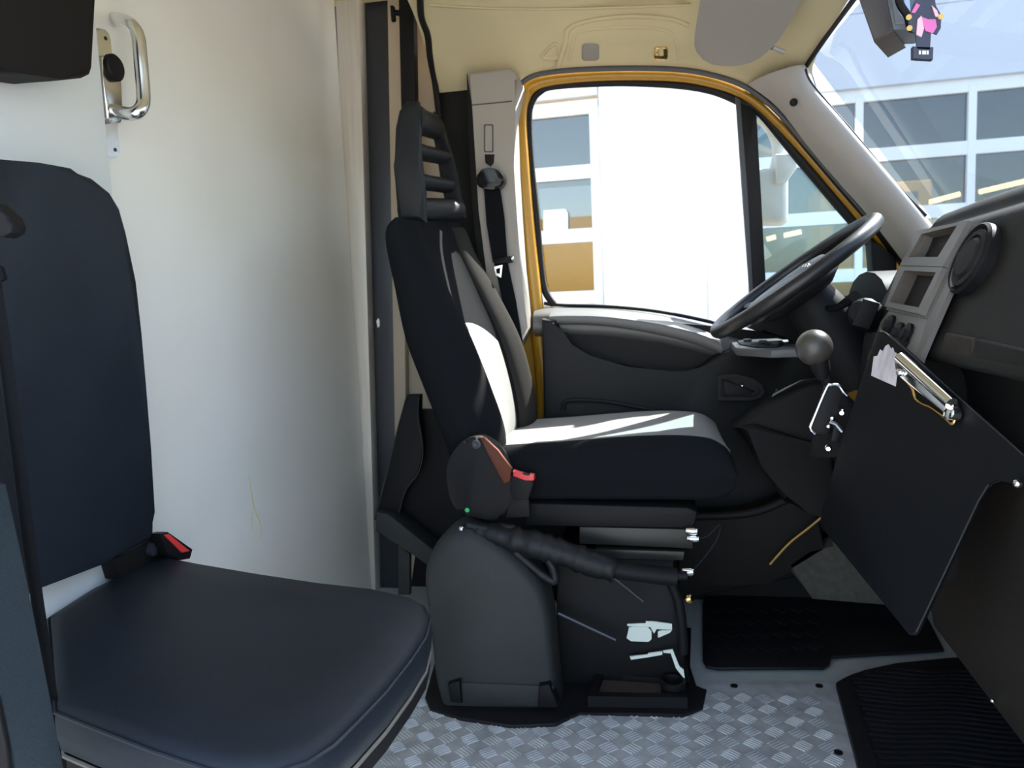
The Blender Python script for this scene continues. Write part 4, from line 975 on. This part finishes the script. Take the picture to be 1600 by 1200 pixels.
# workshop inside
wi = obj('workshop_room', B().box(F0+FY*4+V((0, 0, 4.45)), (20, 7.4, .1)), DARKROOM, bl)
wallbox('back_wall', uL-6, uR+8, G0, 4.5, 6.5, 6.6, DARKROOM, bl)
wallbox('end_wall', uL-6.1, uL-6, G0, 4.5, .2, 6.5, DARKROOM, bl); wallbox('end_wall', uR+8, uR+8.1, G0, 4.5, .2, 6.5, DARKROOM, bl)
sign = [fw(*Fp(a, b), .045) for a, b in ((848, 328), (882, 326), (886, 332), (886, 362), (848, 364))]
tag(obj('paper_notice', B().prism(sign, FY*.004), WHITE, smooth=0), 'blank white notice on the left workshop door', 'sign')
for q_, (u_, d_) in enumerate(((uL-1.5, .9), (uR+2.5, 1.2))):
    al = bpy.data.lights.new('workshop_fill', 'AREA'); al.energy = 260; al.size = 2.0; al.color = (1, .9, .75)  # unseen fill added so the machines show behind the panes
    ao = bpy.data.objects.new('workshop_fill', al); COL.objects.link(ao); ao.location = fw(u_, 4.2, d_+.6)
def machine(u, d, s, lab, name):
    t = thing(name, lab, 'machine', fw(u, G0, d))
    def bx(n, du, dz, dd, su, sz, sd, m, bev=.05): return obj(n, B().prism([fw(u+(du-su/2)*s, G0+(dz-sz/2)*s, d+(dd-sd/2)*s), fw(u+(du+su/2)*s, G0+(dz-sz/2)*s, d+(dd-sd/2)*s), fw(u+(du+su/2)*s, G0+(dz+sz/2)*s, d+(dd-sd/2)*s), fw(u+(du-su/2)*s, G0+(dz+sz/2)*s, d+(dd-sd/2)*s)], FY*sd*s, bev=bev*s), m, t)
    bx('body', 0, 1.15, 0, 2.6, 1.0, 1.2, YMACH)
    c_ = bx('cab', -.5, 2.1, 0, 1.2, 1.0, 1.1, YMACH)
    bx('cab_window', -.5, 2.15, -.54, .9, .65, .06, BLACKP, .01)
    for q in (-.85, .85):
        obj('wheel', B().lathe(fw(u+q*s, G0+.45*s, d-.6*s), -FY, [(.45*s, -.3*s), (.45*s, .02*s), (.25*s, .04*s), (.0005, .03*s)], 20), BLACKP, t)
    obj('boom', B().tube([fw(u+1.1*s, G0+1.6*s, d), fw(u+1.5*s, G0+2.7*s, d), fw(u+2.3*s, G0+2.2*s, d)], .14*s, 8), YMACH, t)
machine(uL-1.3, 1.5, 1.25, 'yellow machine behind the left workshop door', 'yellow_machine')
machine(uR+2.0, 3.0, 1.0, 'yellow machine behind the right workshop door', 'yellow_machine')
for q, (a, b, c_, d_) in enumerate(((1452, 316, 1500, 303), (1530, 300, 1640, 274), (1225, 368, 1252, 362), (1198, 374, 1212, 370))):
    n_ = V((0, 1, 0)); pl_ = (F0+FY*(1.2 if q < 2 else 1.4), FY)
    tag(obj('strip_lamp', B().tube([UP(a, b, pl_), UP(c_, d_, pl_)], .025, 8), LAMPW), ['warm strip lamp in the workshop, left one above the dashboard', 'warm strip lamp in the workshop at the right frame edge', 'short warm lamp seen through the steering wheel gap, right one', 'short warm lamp by the quarter window divider, left one'][q], 'lamp')
